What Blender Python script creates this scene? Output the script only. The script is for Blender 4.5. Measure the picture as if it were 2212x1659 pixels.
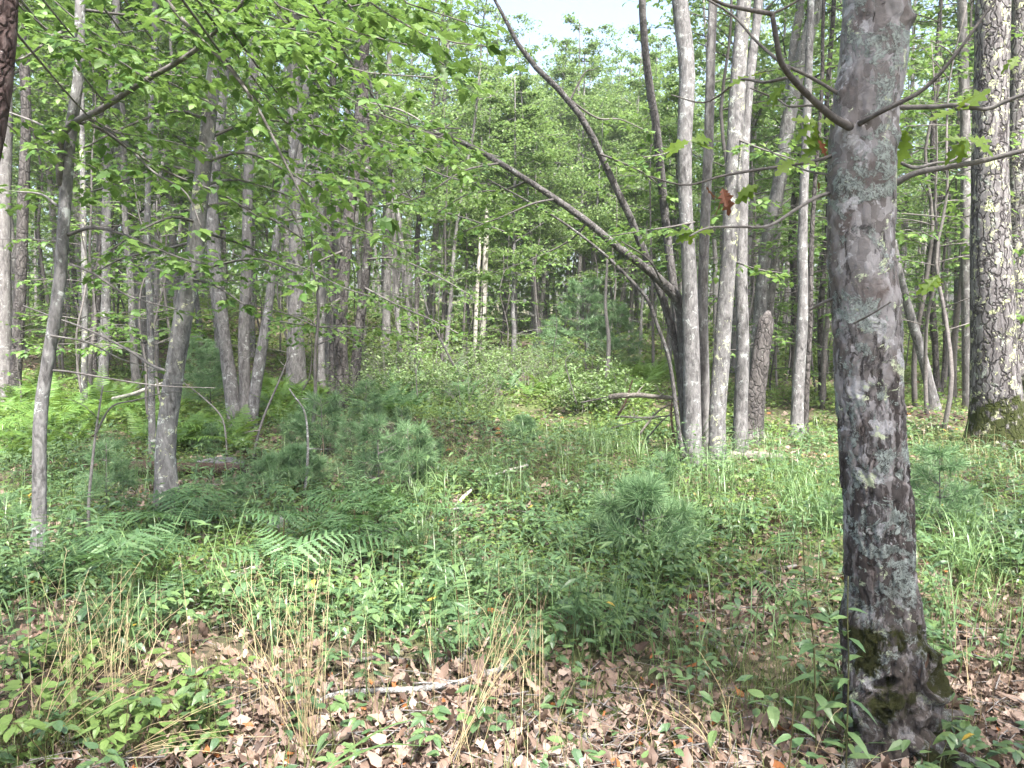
import bpy, math, random
import numpy as np
random.seed(7)
RNG = np.random.default_rng(7)
SC = bpy.context.scene
COL = SC.collection
for _o in list(bpy.data.objects):
    bpy.data.objects.remove(_o)

# ---------------------------------------------------------------- camera, sky, sun, exposure
CAM_H = 1.6
FPX = 1670.0                      # focal length in px of a 2212 px wide picture
PITCH = math.atan((829.5 - 690.0) / FPX)
cam = bpy.data.cameras.new('camera')
cam.sensor_width = 36.0
cam.lens = FPX / 2212.0 * 36.0
cam.clip_start = 0.05
cam.clip_end = 2000.0
camo = bpy.data.objects.new('camera', cam)
COL.objects.link(camo)
camo.location = (0, 0, CAM_H)
camo.rotation_euler = (math.pi / 2 - PITCH, 0, 0)
SC.camera = camo

SUN_EL, SUN_AZ = math.radians(62), math.radians(160)   # azimuth from +Y towards +X
world = bpy.data.worlds.new('World')
SC.world = world
world.use_nodes = True
wn = world.node_tree.nodes
sky = wn.new('ShaderNodeTexSky')
sky.sky_type = 'NISHITA'
sky.sun_disc = False
sky.sun_elevation = SUN_EL
sky.sun_rotation = SUN_AZ
sky.air_density = 0.9
sky.dust_density = 5.0
sky.ozone_density = 0.6
bg = wn['Background']
bg.inputs['Strength'].default_value = 0.125
world.node_tree.links.new(sky.outputs[0], bg.inputs[0])

sl = bpy.data.lights.new('sun', 'SUN')
sl.energy = 4.6
sl.angle = math.radians(4)
sl.color = (1.0, 0.97, 0.93)
slo = bpy.data.objects.new('sun', sl)
COL.objects.link(slo)
slo.rotation_euler = (math.pi / 2 - SUN_EL, 0, math.pi - SUN_AZ)
slo.location = (20, 30, 40)

vs = SC.view_settings
SC.display_settings.display_device = 'sRGB'
vs.view_transform = 'Standard'
vs.look = 'None'
vs.exposure = 2.32
vs.gamma = 1.0
cy = SC.cycles
cy.max_bounces = 7
cy.diffuse_bounces = 4
cy.glossy_bounces = 2
cy.transmission_bounces = 4
cy.transparent_max_bounces = 4
cy.volume_bounces = 0
cy.sample_clamp_indirect = 8.0
cy.use_adaptive_sampling = True
cy.adaptive_threshold = 0.02
cy.use_denoising = True

# ---------------------------------------------------------------- picture <-> place
CP, SP = math.cos(PITCH), math.sin(PITCH)
def ray(u, v):
    a = (u - 1106.0) / FPX
    b = -(v - 829.5) / FPX
    return np.array([a, CP + b * SP, -SP + b * CP])
def P(u, v, d):
    """point seen at (u, v) whose distance ahead of the camera is d metres"""
    r = ray(u, v)
    return np.array([0, 0, CAM_H]) + r * (d / r[1])
def proj(pts):
    p = np.asarray(pts, float) - np.array([0, 0, CAM_H])
    f = p[..., 1] * CP - p[..., 2] * SP
    up = p[..., 1] * SP + p[..., 2] * CP
    f = np.where(f < 0.05, 0.05, f)
    return 1106 + FPX * p[..., 0] / f, 829.5 - FPX * up / f, f
def sstep(a, b, x):
    t = np.clip((x - a) / (b - a), 0, 1)
    return t * t * (3 - 2 * t)
def H(x, y):
    x = np.asarray(x, float); y = np.asarray(y, float)
    h = 1.55 * sstep(9, 36, y) * sstep(1.0, -15.0, x)
    h = h + 0.030 * np.clip(y - 22, 0, None) * sstep(20, 34, y)
    h = h + 0.25 * sstep(12, 22, y) * sstep(-6, 0, x) * sstep(9, 2, x)
    h = h + 0.20 * np.exp(-(((x + 1.2) / 2.0) ** 2 + ((y - 10.2) / 1.1) ** 2))
    far = sstep(1.5, 5, y)
    h = h + far * (0.045 * np.sin(1.3 * x + 0.9 * y) + 0.035 * np.sin(2.3 * x - 1.7 * y + 1.1) + 0.05 * np.sin(0.55 * x + 0.7 * y + 2.0))
    h = h + 0.014 * np.sin(5.1 * x + 3.3 * y) + 0.012 * np.sin(4.2 * y - 6.7 * x + .5) + 0.008 * np.sin(11 * x + 9 * y)
    return h
def hz(x, y):
    return float(H(x, y))
def G(u, v):
    """ground point seen at (u, v)"""
    r = ray(u, v)
    t = 0.5
    while t < 120:
        p = np.array([0, 0, CAM_H]) + r * t
        if p[2] < hz(p[0], p[1]):
            break
        t += 0.03 if t < 20 else 0.15
    p[2] = hz(p[0], p[1])
    return p

# ---------------------------------------------------------------- noise for real relief
_PERM = RNG.random((64, 64, 64))
def vnoise(p):
    p = np.asarray(p, float)
    i = np.floor(p).astype(int)
    f = p - i
    f = f * f * (3 - 2 * f)
    i0 = i % 64; i1 = (i + 1) % 64
    out = 0
    for a in (0, 1):
        wx = f[..., 0] if a else 1 - f[..., 0]
        ix = (i1 if a else i0)[..., 0]
        for b in (0, 1):
            wy = f[..., 1] if b else 1 - f[..., 1]
            iy = (i1 if b else i0)[..., 1]
            for c in (0, 1):
                wz = f[..., 2] if c else 1 - f[..., 2]
                iz = (i1 if c else i0)[..., 2]
                out = out + wx * wy * wz * _PERM[ix, iy, iz]
    return out
def fbm(p, o=4):
    s = 0; a = 0.5
    for k in range(o):
        s = s + a * vnoise(np.asarray(p) * (2 ** k) + 7.3 * k)
        a *= 0.5
    return s

# ---------------------------------------------------------------- mesh helpers
def mesh_np(name, V, Fs, mat=None, smooth=True):
    V = np.asarray(V, np.float32).reshape(-1, 3)
    me = bpy.data.meshes.new(name)
    Fs = [np.asarray(f, np.int32) for f in Fs if len(f)]
    nl = sum(f.size for f in Fs)
    nf = sum(len(f) for f in Fs)
    me.vertices.add(len(V))
    me.vertices.foreach_set('co', V.ravel())
    me.loops.add(nl)
    me.polygons.add(nf)
    me.loops.foreach_set('vertex_index', np.concatenate([f.ravel() for f in Fs]))
    tot = np.concatenate([np.full(len(f), f.shape[1], np.int32) for f in Fs])
    start = np.concatenate([[0], np.cumsum(tot)[:-1]]).astype(np.int32)
    me.polygons.foreach_set('loop_start', start)
    me.polygons.foreach_set('loop_total', tot)
    me.polygons.foreach_set('use_smooth', np.full(nf, smooth, bool))
    me.update(calc_edges=True)
    if mat is not None:
        me.materials.append(mat)
    return me
class MB:
    def __init__(self):
        self.V = []; self.Q = []; self.T = []; self.n = 0
    def add(self, V, Fs):
        V = np.asarray(V, float).reshape(-1, 3)
        for f in Fs:
            f = np.asarray(f, int)
            if len(f) == 0: continue
            (self.Q if f.shape[1] == 4 else self.T).append(f + self.n)
        self.V.append(V); self.n += len(V)
    def mesh(self, name, mat, off=(0, 0, 0), smooth=True):
        if not self.V:
            return None
        V = np.concatenate(self.V) - np.asarray(off)
        Fs = []
        if self.Q: Fs.append(np.concatenate(self.Q))
        if self.T: Fs.append(np.concatenate(self.T))
        return mesh_np(name, V, Fs, mat, smooth)
def obj(name, me, parent=None, loc=(0, 0, 0), **props):
    o = bpy.data.objects.new(name, me)
    COL.objects.link(o)
    o.location = [float(c) for c in loc]
    if parent is not None:
        o.parent = parent
    for k, val in props.items():
        o[k] = val
    return o
def thing(name, label, cat, loc=(0, 0, 0), group=None):
    o = obj(name, None, None, loc)
    o['label'] = label; o['category'] = cat
    if group: o['group'] = group
    o.empty_display_size = 0.1
    return o
def smooth_path(pts, n):
    """Catmull-Rom through rows of pts, n samples"""
    p = np.asarray(pts, float)
    if len(p) == 2:
        t = np.linspace(0, 1, n)[:, None]
        return p[0] * (1 - t) + p[1] * t
    q = np.vstack([2 * p[0] - p[1], p, 2 * p[-1] - p[-2]])
    seg = np.linalg.norm(np.diff(p[:, :3], axis=0), axis=1)
    cum = np.concatenate([[0], np.cumsum(seg)])
    s = np.linspace(0, cum[-1], n)
    k = np.clip(np.searchsorted(cum, s, side='right') - 1, 0, len(p) - 2)
    t = ((s - cum[k]) / np.maximum(seg[k], 1e-9))[:, None]
    a, b, c, d = q[k], q[k + 1], q[k + 2], q[k + 3]
    return 0.5 * (2 * b + (c - a) * t + (2 * a - 5 * b + 4 * c - d) * t * t + (3 * b - a - 3 * c + d) * t ** 3)
def tube(path, rad, n=6, cap=True):
    """path (m,3), rad (m,) -> V, [quads, tris]; also returns angle/frames for relief"""
    path = np.asarray(path, float); rad = np.broadcast_to(np.asarray(rad, float), (len(path),))
    m = len(path)
    T = np.gradient(path, axis=0)
    T /= np.maximum(np.linalg.norm(T, axis=1)[:, None], 1e-9)
    ref = np.array([1.0, 0.0, 0.0]) if abs(T[0][0]) < 0.9 else np.array([0, 1.0, 0])
    A = np.cross(np.cross(T, ref), T)
    A /= np.maximum(np.linalg.norm(A, axis=1)[:, None], 1e-9)
    B = np.cross(T, A)
    th = np.arange(n) / n * 2 * math.pi
    ring = A[:, None, :] * np.cos(th)[None, :, None] + B[:, None, :] * np.sin(th)[None, :, None]
    V = path[:, None, :] + ring * rad[:, None, None]
    i = np.arange(m - 1)[:, None] * n
    j = np.arange(n)[None, :]
    jn = (j + 1) % n
    Q = np.stack([i + j, i + jn, i + n + jn, i + n + j], -1).reshape(-1, 4)
    V = V.reshape(-1, 3)
    Fs = [Q]
    if cap:
        V = np.vstack([V, path[-1] + T[-1] * rad[-1] * 0.5, path[0] - T[0] * rad[0] * 0.2])
        e = m * n
        jj = np.arange(n)
        Fs.append(np.stack([(m - 1) * n + jj, (m - 1) * n + (jj + 1) % n, np.full(n, e)], -1))
        Fs.append(np.stack([(jj + 1) % n, jj, np.full(n, e + 1)], -1))
    return V, Fs
def wobble_tube(path, rad, n, amp, fr, ph=0.0, zs=0.35):
    V, Fs = tube(path, rad, n)
    m = len(path)
    C = np.repeat(np.asarray(path), n, axis=0)
    D = V[:m * n] - C
    nz = fbm(np.stack([V[:m * n, 0] * fr, V[:m * n, 1] * fr, V[:m * n, 2] * fr * zs], -1) + ph, 3) - 0.45
    V[:m * n] = C + D * (1 + amp * nz)[:, None]
    return V, Fs
def bake(tv, tfs, R, T):
    N = len(T); nv = len(tv)
    V = np.einsum('nij,vj->nvi', R, tv) + T[:, None, :]
    off = (np.arange(N) * nv)[:, None, None]
    Fs = [(np.asarray(f)[None] + off).reshape(-1, np.asarray(f).shape[1]) for f in tfs]
    return V.reshape(-1, 3), Fs
def frames(Y, Nrm, S):
    Y = np.asarray(Y, float); Nrm = np.asarray(Nrm, float)
    Y = Y / np.maximum(np.linalg.norm(Y, axis=-1, keepdims=True), 1e-9)
    X = np.cross(Y, Nrm)
    X /= np.maximum(np.linalg.norm(X, axis=-1, keepdims=True), 1e-9)
    Z = np.cross(X, Y)
    return np.stack([X, Y, Z], -1) * np.asarray(S)[..., None, None]
def rand_frames(n, tilt, S, rng=RNG):
    """leaf frames lying about flat: random heading, tilted by up to tilt"""
    a = rng.random(n) * 2 * math.pi
    Y = np.stack([np.cos(a), np.sin(a), rng.normal(0, tilt, n)], -1)
    Nn = np.stack([rng.normal(0, tilt, n), rng.normal(0, tilt, n), np.ones(n)], -1)
    return frames(Y, Nn, S)
def strip_leaf(half, fold=0.12, curl=0.15, twist=0.0, base=0.0):
    """leaf blade from half outline [(w, y)]: midrib + two edges, folded and curled"""
    h = np.array(half, float)
    k = len(h)
    y = h[:, 1]; w = h[:, 0]
    zc = -curl * (y ** 2)
    mid = np.stack([np.zeros(k), y, zc], -1)
    rt = np.stack([w, y, zc + fold * w + twist * w * np.sin(7 * y)], -1)
    lf = np.stack([-w, y, zc + fold * w - twist * w * np.sin(6 * y + 1)], -1)
    V = np.vstack([mid, rt, lf])
    V[:, 1] += base
    Q = []; T = []
    for i in range(k - 1):
        for o, fl in ((k, 0), (2 * k, 1)):
            a, b, c, d = i, i + 1, o + i + 1, o + i
            if w[i] < 1e-6: f = (a, b, c)
            elif w[i + 1] < 1e-6: f = (a, b, d)
            else: f = (a, b, c, d)
            if not fl: f = f[::-1]
            (T if len(f) == 3 else Q).append(f)
    Fs = []
    if Q: Fs.append(np.array(Q))
    if T: Fs.append(np.array(T))
    return V, Fs
def maple_leaf(cup=0.1, seed=0):
    r = random.Random(seed)
    half = [(0.0, 0.0), (0.24, -0.05), (0.23, 0.10), (0.50, 0.34), (0.27, 0.40), (0.24, 0.62)]
    out = [(x, y) for x, y in half] + [(0.0, 1.0)] + [(-x, y) for x, y in half[:0:-1]]
    V = [(0, 0.30, 0)]
    for x, y in out:
        x += r.uniform(-.02, .02) if abs(x) > .01 else 0
        V.append((x, y, -cup * (x * x * 2 + (y - .3) ** 2) + r.uniform(-.03, .03)))
    n = len(out)
    T = [(0, i + 1, (i + 1) % n + 1) for i in range(n)]
    return np.array(V), [np.array(T)[:, ::-1]]
OVAL = [(0, 0), (0.19, 0.14), (0.27, 0.38), (0.21, 0.68), (0.08, 0.9), (0, 1.0)]
OVAL_S = [(0, 0), (0.27, 0.38), (0, 1.0)]
LANCE = [(0, 0), (0.10, 0.15), (0.145, 0.38), (0.10, 0.68), (0, 1.0)]
OAK = [(0.0, 0.0), (0.03, 0.10), (0.17, 0.20), (0.07, 0.29), (0.31, 0.44), (0.10, 0.52), (0.29, 0.70), (0.08, 0.76), (0.11, 0.90), (0, 1.0)]
OAK_S = [(0.0, 0.0), (0.16, 0.2), (0.09, 0.3), (0.3, 0.46), (0.12, 0.55), (0.24, 0.74), (0, 1.0)]
def diamond(fold=0.18, w=0.34):
    V = np.array([(0, 0, 0), (w, .45, fold * w), (0, 1, -.12), (-w, .45, fold * w)])
    return V, [np.array([(0, 1, 2), (0, 2, 3)])]

# ---------------------------------------------------------------- materials
def new_mat(name):
    m = bpy.data.materials.new(name)
    m.use_nodes = True
    nt = m.node_tree
    nt.nodes.clear()
    out = nt.nodes.new('ShaderNodeOutputMaterial')
    return m, nt, out
class NT:
    def __init__(self, nt): self.nt = nt
    def n(self, t, **kw):
        nd = self.nt.nodes.new(t)
        for k, v in kw.items():
            if k.startswith('i_'):
                key = k[2:]
                nd.inputs[int(key) if key.isdigit() else key.replace('_', ' ')].default_value = v
            else:
                setattr(nd, k, v)
        return nd
    def l(self, a, b): self.nt.links.new(a, b)
    def noise(self, vec, scale, detail=3, rough=0.55, dist=0.0):
        nd = self.n('ShaderNodeTexNoise')
        nd.inputs['Scale'].default_value = scale
        nd.inputs['Detail'].default_value = detail
        nd.inputs['Roughness'].default_value = rough
        nd.inputs['Distortion'].default_value = dist
        if vec is not None: self.l(vec, nd.inputs['Vector'])
        return nd.outputs['Fac']
    def ramp(self, fac, stops, interp='LINEAR'):
        nd = self.n('ShaderNodeValToRGB')
        cr = nd.color_ramp
        cr.interpolation = interp
        while len(cr.elements) < len(stops): cr.elements.new(0.5)
        for e, (p, c) in zip(cr.elements, stops):
            e.position = p
            e.color = (c, c, c, 1) if not hasattr(c, '__len__') else (*c, 1)
        self.l(fac, nd.inputs[0])
        return nd.outputs[0]
    def mix(self, fac, a, b):
        nd = self.n('ShaderNodeMix', data_type='RGBA')
        for s, v in ((nd.inputs[0], fac), (nd.inputs[6], a), (nd.inputs[7], b)):
            if hasattr(v, 'is_linked'): self.l(v, s)
            elif hasattr(v, '__len__'): s.default_value = (*v, 1)
            else: s.default_value = v
        return nd.outputs[2]
    def math(self, op, a, b=0.0, c=None):
        nd = self.n('ShaderNodeMath', operation=op)
        for s, v in zip(nd.inputs, (a, b, c)):
            if v is None: continue
            if hasattr(v, 'is_linked'): self.l(v, s)
            else: s.default_value = v
        return nd.outputs[0]
def scaled(t, vec, s):
    mp = t.n('ShaderNodeMapping')
    mp.inputs['Scale'].default_value = s
    t.l(vec, mp.inputs['Vector'])
    return mp.outputs[0]
def leaf_mat(name, cols, trans, tmix=0.4, rough=0.5, spec=0.35, spot=None):
    m, nt, out = new_mat(name)
    t = NT(nt)
    geo = t.n('ShaderNodeNewGeometry')
    oi = t.n('ShaderNodeObjectInfo')
    r = t.math('FRACT', t.math('ADD', geo.outputs['Random Per Island'], oi.outputs['Random']))
    k = len(cols)
    c = t.ramp(r, [(i / max(k - 1, 1), cc) for i, cc in enumerate(cols)])
    tc = t.n('ShaderNodeTexCoord')
    nz = t.noise(tc.outputs['Object'], 9.0, 3)
    val = t.n('ShaderNodeHueSaturation')
    t.l(c, val.inputs['Color'])
    t.l(t.math('MULTIPLY_ADD', nz, 0.7, 0.65), val.inputs['Value'])
    col = val.outputs[0]
    if spot:
        col = t.mix(t.ramp(r, [(spot[1] - .001, 0.0), (spot[1], 1.0)], 'CONSTANT'), col, spot[0])
    b = t.n('ShaderNodeBsdfPrincipled')
    t.l(col, b.inputs['Base Color'])
    b.inputs['Roughness'].default_value = rough
    b.inputs['Specular IOR Level'].default_value = spec
    if tmix > 0:
        tr = t.n('ShaderNodeBsdfTranslucent')
        tcol = t.mix(0.35, trans, col)
        t.l(tcol, tr.inputs['Color'])
        mx = t.n('ShaderNodeMixShader')
        mx.inputs[0].default_value = tmix
        t.l(b.outputs[0], mx.inputs[1]); t.l(tr.outputs[0], mx.inputs[2])
        t.l(mx.outputs[0], out.inputs[0])
    else:
        t.l(b.outputs[0], out.inputs[0])
    return m
def bark_mat(name, dark, mid, light, lichen=(0.33, 0.36, 0.33), lich_amt=0.5, scale=1.0, ridge=0.5, moss=None, bump=0.6, yellow=0.0, streak=0.5):
    m, nt, out = new_mat(name)
    t = NT(nt)
    tc = t.n('ShaderNodeTexCoord')
    oi = t.n('ShaderNodeObjectInfo')
    comb = t.n('ShaderNodeCombineXYZ')
    rr = t.math('MULTIPLY', oi.outputs['Random'], 37.0)
    for i in range(3): t.l(rr, comb.inputs[i])
    add = t.n('ShaderNodeVectorMath', operation='ADD')
    t.l(tc.outputs['Object'], add.inputs[0]); t.l(comb.outputs[0], add.inputs[1])
    co = add.outputs[0]
    st = scaled(t, co, (1, 1, streak))
    st2 = scaled(t, co, (1, 1, 0.5))
    n1 = t.noise(st, 26 * scale, 5, 0.65, 0.6)
    n2 = t.noise(co, 5 * scale, 4, 0.6)
    n3 = t.noise(st2, 55 * scale, 4, 0.7)
    vor = t.n('ShaderNodeTexVoronoi', feature='DISTANCE_TO_EDGE')
    vor.inputs['Scale'].default_value = 17 * scale
    dst = t.n('ShaderNodeVectorMath', operation='ADD')
    nzc = t.n('ShaderNodeTexNoise'); nzc.inputs['Scale'].default_value = 9 * scale
    t.l(co, nzc.inputs['Vector'])
    sc_ = t.n('ShaderNodeVectorMath', operation='SCALE'); sc_.inputs['Scale'].default_value = 0.10 / scale
    t.l(nzc.outputs['Color'], sc_.inputs[0])
    t.l(st, dst.inputs[0]); t.l(sc_.outputs[0], dst.inputs[1])
    t.l(dst.outputs[0], vor.inputs['Vector'])
    crack = t.ramp(vor.outputs['Distance'], [(0.0, 0.0), (0.02, 0.15), (0.13, 1.0)])
    base = t.ramp(t.math('ADD', t.math('MULTIPLY', n1, 0.7), t.math('MULTIPLY', n3, 0.3)), [(0.36, dark), (0.49, mid), (0.61, light)])
    base = t.mix(t.ramp(n2, [(0.35, 0.0), (0.65, 0.45)]), base, light)
    base = t.mix(t.math('MULTIPLY', t.math('SUBTRACT', 1.0, crack), ridge), base, dark)
    # crusty pale lichen discs and patches
    v2 = t.n('ShaderNodeTexVoronoi'); v2.inputs['Scale'].default_value = 9 * scale
    t.l(dst.outputs[0] if False else co, v2.inputs['Vector'])
    npat = t.noise(co, 13 * scale, 7, 0.78, 0.5)
    th = 0.70 - 0.20 * lich_amt
    lm = t.ramp(t.math('ADD', npat, t.math('MULTIPLY', t.math('SUBTRACT', n2, 0.5), 0.35)), [(th - .02, 0.0), (th + 0.02, 0.95)])
    lcol = t.mix(t.ramp(v2.outputs['Color'], [(0.3, 0.0), (0.8, 1.0)]), lichen, tuple(min(1, c * 1.25 + .02) for c in lichen))
    base = t.mix(t.math('MULTIPLY', lm, 0.75), base, lcol)
    if yellow > 0:
        ny = t.noise(co, 11 * scale, 5, 0.7, 0.4)
        base = t.mix(t.ramp(ny, [(0.66 - yellow * 0.12, 0.0), (0.69 - yellow * 0.12, 0.9)]), base, (0.42, 0.44, 0.26))
    if moss:
        sep = t.n('ShaderNodeSeparateXYZ'); t.l(tc.outputs['Object'], sep.inputs[0])
        nm = t.noise(co, 7, 5, 0.65)
        hgt = t.ramp(t.math('DIVIDE', sep.outputs['Z'], moss), [(0.0, 0.42), (0.6, 0.30), (1.0, 0.0)])
        mm = t.ramp(t.math('ADD', nm, hgt), [(0.74, 0.0), (0.80, 0.95)])
        base = t.mix(mm, base, t.mix(n3, (0.012, 0.018, 0.004), (0.05, 0.06, 0.012)))
    b = t.n('ShaderNodeBsdfPrincipled')
    t.l(base, b.inputs['Base Color'])
    b.inputs['Roughness'].default_value = 0.9
    b.inputs['Specular IOR Level'].default_value = 0.15
    bp = t.n('ShaderNodeBump'); bp.inputs['Strength'].default_value = bump; bp.inputs['Distance'].default_value = 0.012 / scale
    hh = t.math('ADD', t.math('MULTIPLY', crack, ridge), t.math('ADD', n1, t.math('MULTIPLY', n3, 0.5)))
    t.l(hh, bp.inputs['Height']); t.l(bp.outputs[0], b.inputs['Normal'])
    t.l(b.outputs[0], out.inputs[0])
    return m
def wood_mat(name, a, b_, scale=1.0, bump=0.5):
    m, nt, out = new_mat(name)
    t = NT(nt)
    tc = t.n('ShaderNodeTexCoord')
    oi = t.n('ShaderNodeObjectInfo')
    n1 = t.noise(tc.outputs['Object'], 30 * scale, 5, 0.7, 1.0)
    n2 = t.noise(tc.outputs['Object'], 6 * scale, 3)
    c = t.mix(t.ramp(n1, [(0.3, 0.0), (0.7, 1.0)]), a, b_)
    hs = t.n('ShaderNodeHueSaturation'); t.l(c, hs.inputs['Color'])
    t.l(t.math('ADD', t.math('MULTIPLY', n2, 0.6), t.math('MULTIPLY_ADD', oi.outputs['Random'], 0.4, 0.5)), hs.inputs['Value'])
    b = t.n('ShaderNodeBsdfPrincipled'); t.l(hs.outputs[0], b.inputs['Base Color'])
    b.inputs['Roughness'].default_value = 0.85; b.inputs['Specular IOR Level'].default_value = 0.2
    bp = t.n('ShaderNodeBump'); bp.inputs['Strength'].default_value = bump; bp.inputs['Distance'].default_value = 0.006
    t.l(n1, bp.inputs['Height']); t.l(bp.outputs[0], b.inputs['Normal'])
    t.l(b.outputs[0], out.inputs[0])
    return m
def main_bark_mat():
    m, nt, out = new_mat('foreground_oak_bark')
    t = NT(nt)
    tc = t.n('ShaderNodeTexCoord')
    co = tc.outputs['Object']
    sep = t.n('ShaderNodeSeparateXYZ'); t.l(co, sep.inputs[0])
    wob = t.n('ShaderNodeTexNoise'); wob.inputs['Scale'].default_value = 16; wob.inputs['Detail'].default_value = 4
    t.l(co, wob.inputs['Vector'])
    wsc = t.n('ShaderNodeVectorMath', operation='SCALE'); wsc.inputs['Scale'].default_value = 0.05
    t.l(wob.outputs['Color'], wsc.inputs[0])
    dst = t.n('ShaderNodeVectorMath', operation='ADD'); t.l(co, dst.inputs[0]); t.l(wsc.outputs[0], dst.inputs[1])
    d = dst.outputs[0]
    st = scaled(t, d, (1, 1, 0.55))
    vor = t.n('ShaderNodeTexVoronoi'); vor.inputs['Scale'].default_value = 30; t.l(st, vor.inputs['Vector'])
    vse = t.n('ShaderNodeTexVoronoi', feature='DISTANCE_TO_EDGE'); vse.inputs['Scale'].default_value = 30; t.l(st, vse.inputs['Vector'])
    sx = t.n('ShaderNodeSeparateColor'); t.l(vor.outputs['Color'], sx.inputs[0])
    plate = t.ramp(sx.outputs[0], [(0.0, (0.10, 0.09, 0.087)), (0.3, (0.155, 0.145, 0.146)), (0.6, (0.225, 0.216, 0.223)), (1.0, (0.30, 0.291, 0.302))])
    big = t.noise(d, 4.5, 4, 0.6)
    brown = t.ramp(t.noise(scaled(t, d, (1, 1, 0.6)), 9, 4, 0.6), [(0.50, 0.0), (0.64, 0.75)])
    base = t.mix(brown, plate, (0.085, 0.065, 0.058))
    fine = t.noise(d, 120, 4, 0.7)
    base = t.mix(t.math('MULTIPLY', fine, 0.5), base, (0.10, 0.09, 0.09))
    # vertical fissures, denser towards the foot
    fis = t.noise(scaled(t, d, (1, 1, 0.16)), 34, 4, 0.6, 0.3)
    lowf = t.ramp(sep.outputs['Z'], [(0.0, 1.0), (0.9, 0.55), (1.0, 0.35)])
    zz = t.math('DIVIDE', sep.outputs['Z'], 2.2)
    lowf = t.math('SUBTRACT', t.ramp(zz, [(0.0, 0.27), (0.45, 0.24), (0.72, 0.13), (1.0, 0.04)]), 0.1)
    fism = t.ramp(t.math('ADD', fis, lowf), [(0.565, 0.0), (0.65, 1.0)])
    base = t.mix(t.math('MULTIPLY', fism, 0.85), base, (0.022, 0.018, 0.017))
    # blue-grey leafy lichen rosettes
    ln = t.noise(d, 7.0, 6, 0.72, 0.5)
    lf = t.noise(d, 75, 3, 0.75, 1.5)
    lmask = t.ramp(ln, [(0.53, 0.0), (0.555, 1.0)])
    lsub = t.ramp(lf, [(0.42, 0.0), (0.50, 1.0)])
    lm = t.math('MULTIPLY', lmask, lsub)
    base = t.mix(t.math('MULTIPLY', lmask, 0.45), base, (0.09, 0.10, 0.10))
    base = t.mix(t.math('MULTIPLY', lm, 0.9), base, t.mix(lf, (0.14, 0.165, 0.16), (0.31, 0.355, 0.335)))
    # white crust patches, yellow-green patches
    wn_ = t.noise(d, 10.5, 5, 0.6, 0.2)
    base = t.mix(t.math('MULTIPLY', t.ramp(wn_, [(0.60, 0.0), (0.63, 0.8)]), t.ramp(fine, [(0.35, 0.5), (0.6, 1.0)])), base, (0.38, 0.38, 0.40))
    yn = t.noise(scaled(t, d, (1, 1, 1.3)), 8.2, 6, 0.75, 0.3)
    base = t.mix(t.math('MULTIPLY', t.ramp(yn, [(0.60, 0.0), (0.63, 1.0)]), t.ramp(lf, [(0.35, 0.2), (0.5, 1.0)])), base, (0.40, 0.45, 0.31))
    # dark algae stains
    dn = t.noise(scaled(t, d, (1, 1, 0.7)), 5.5, 5, 0.65)
    base = t.mix(t.ramp(t.math('ADD', dn, t.math('MULTIPLY', t.math('SUBTRACT', fine, 0.5), 0.25)), [(0.63, 0.0), (0.70, 0.8)]), base, (0.022, 0.021, 0.022))
    footz = t.ramp(t.math('ADD', t.math('DIVIDE', sep.outputs['Z'], 1.1), t.math('MULTIPLY', t.math('SUBTRACT', big, 0.5), 1.6)), [(0.25, 0.72), (0.75, 0.0)])
    base = t.mix(t.math('MULTIPLY', footz, t.ramp(lf, [(0.4, 1.0), (0.6, 0.6)])), base, (0.055, 0.046, 0.04))
    # moss on the foot
    nm = t.noise(d, 6.5, 5, 0.62)
    hgt = t.ramp(t.math('DIVIDE', sep.outputs['Z'], 0.85), [(0.0, 0.64), (0.3, 0.72), (0.6, 0.71), (0.8, 0.5), (1.0, 0.0)])
    hgt = t.math('SUBTRACT', hgt, 0.6)
    mm = t.ramp(t.math('ADD', t.math('ADD', nm, hgt), t.math('MULTIPLY', t.math('SUBTRACT', fine, 0.5), 0.2)), [(0.60, 0.0), (0.66, 1.0)])
    mc = t.mix(t.noise(d, 160, 3, 0.8), (0.007, 0.009, 0.003), (0.035, 0.037, 0.010))
    base = t.mix(mm, base, mc)
    b = t.n('ShaderNodeBsdfPrincipled'); t.l(base, b.inputs['Base Color'])
    b.inputs['Roughness'].default_value = 0.88; b.inputs['Specular IOR Level'].default_value = 0.18
    bp = t.n('ShaderNodeBump'); bp.inputs['Strength'].default_value = 0.7; bp.inputs['Distance'].default_value = 0.006
    edge = t.ramp(vse.outputs['Distance'], [(0.0, 0.0), (0.08, 1.0)])
    hsum = t.math('ADD', t.math('MULTIPLY', edge, 0.18), t.math('ADD', t.math('MULTIPLY', lm, 1.2), t.math('SUBTRACT', t.math('MULTIPLY', fine, 0.6), t.math('MULTIPLY', fism, 1.0))))
    t.l(hsum, bp.inputs['Height']); t.l(bp.outputs[0], b.inputs['Normal'])
    t.l(b.outputs[0], out.inputs[0])
    return m
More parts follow.
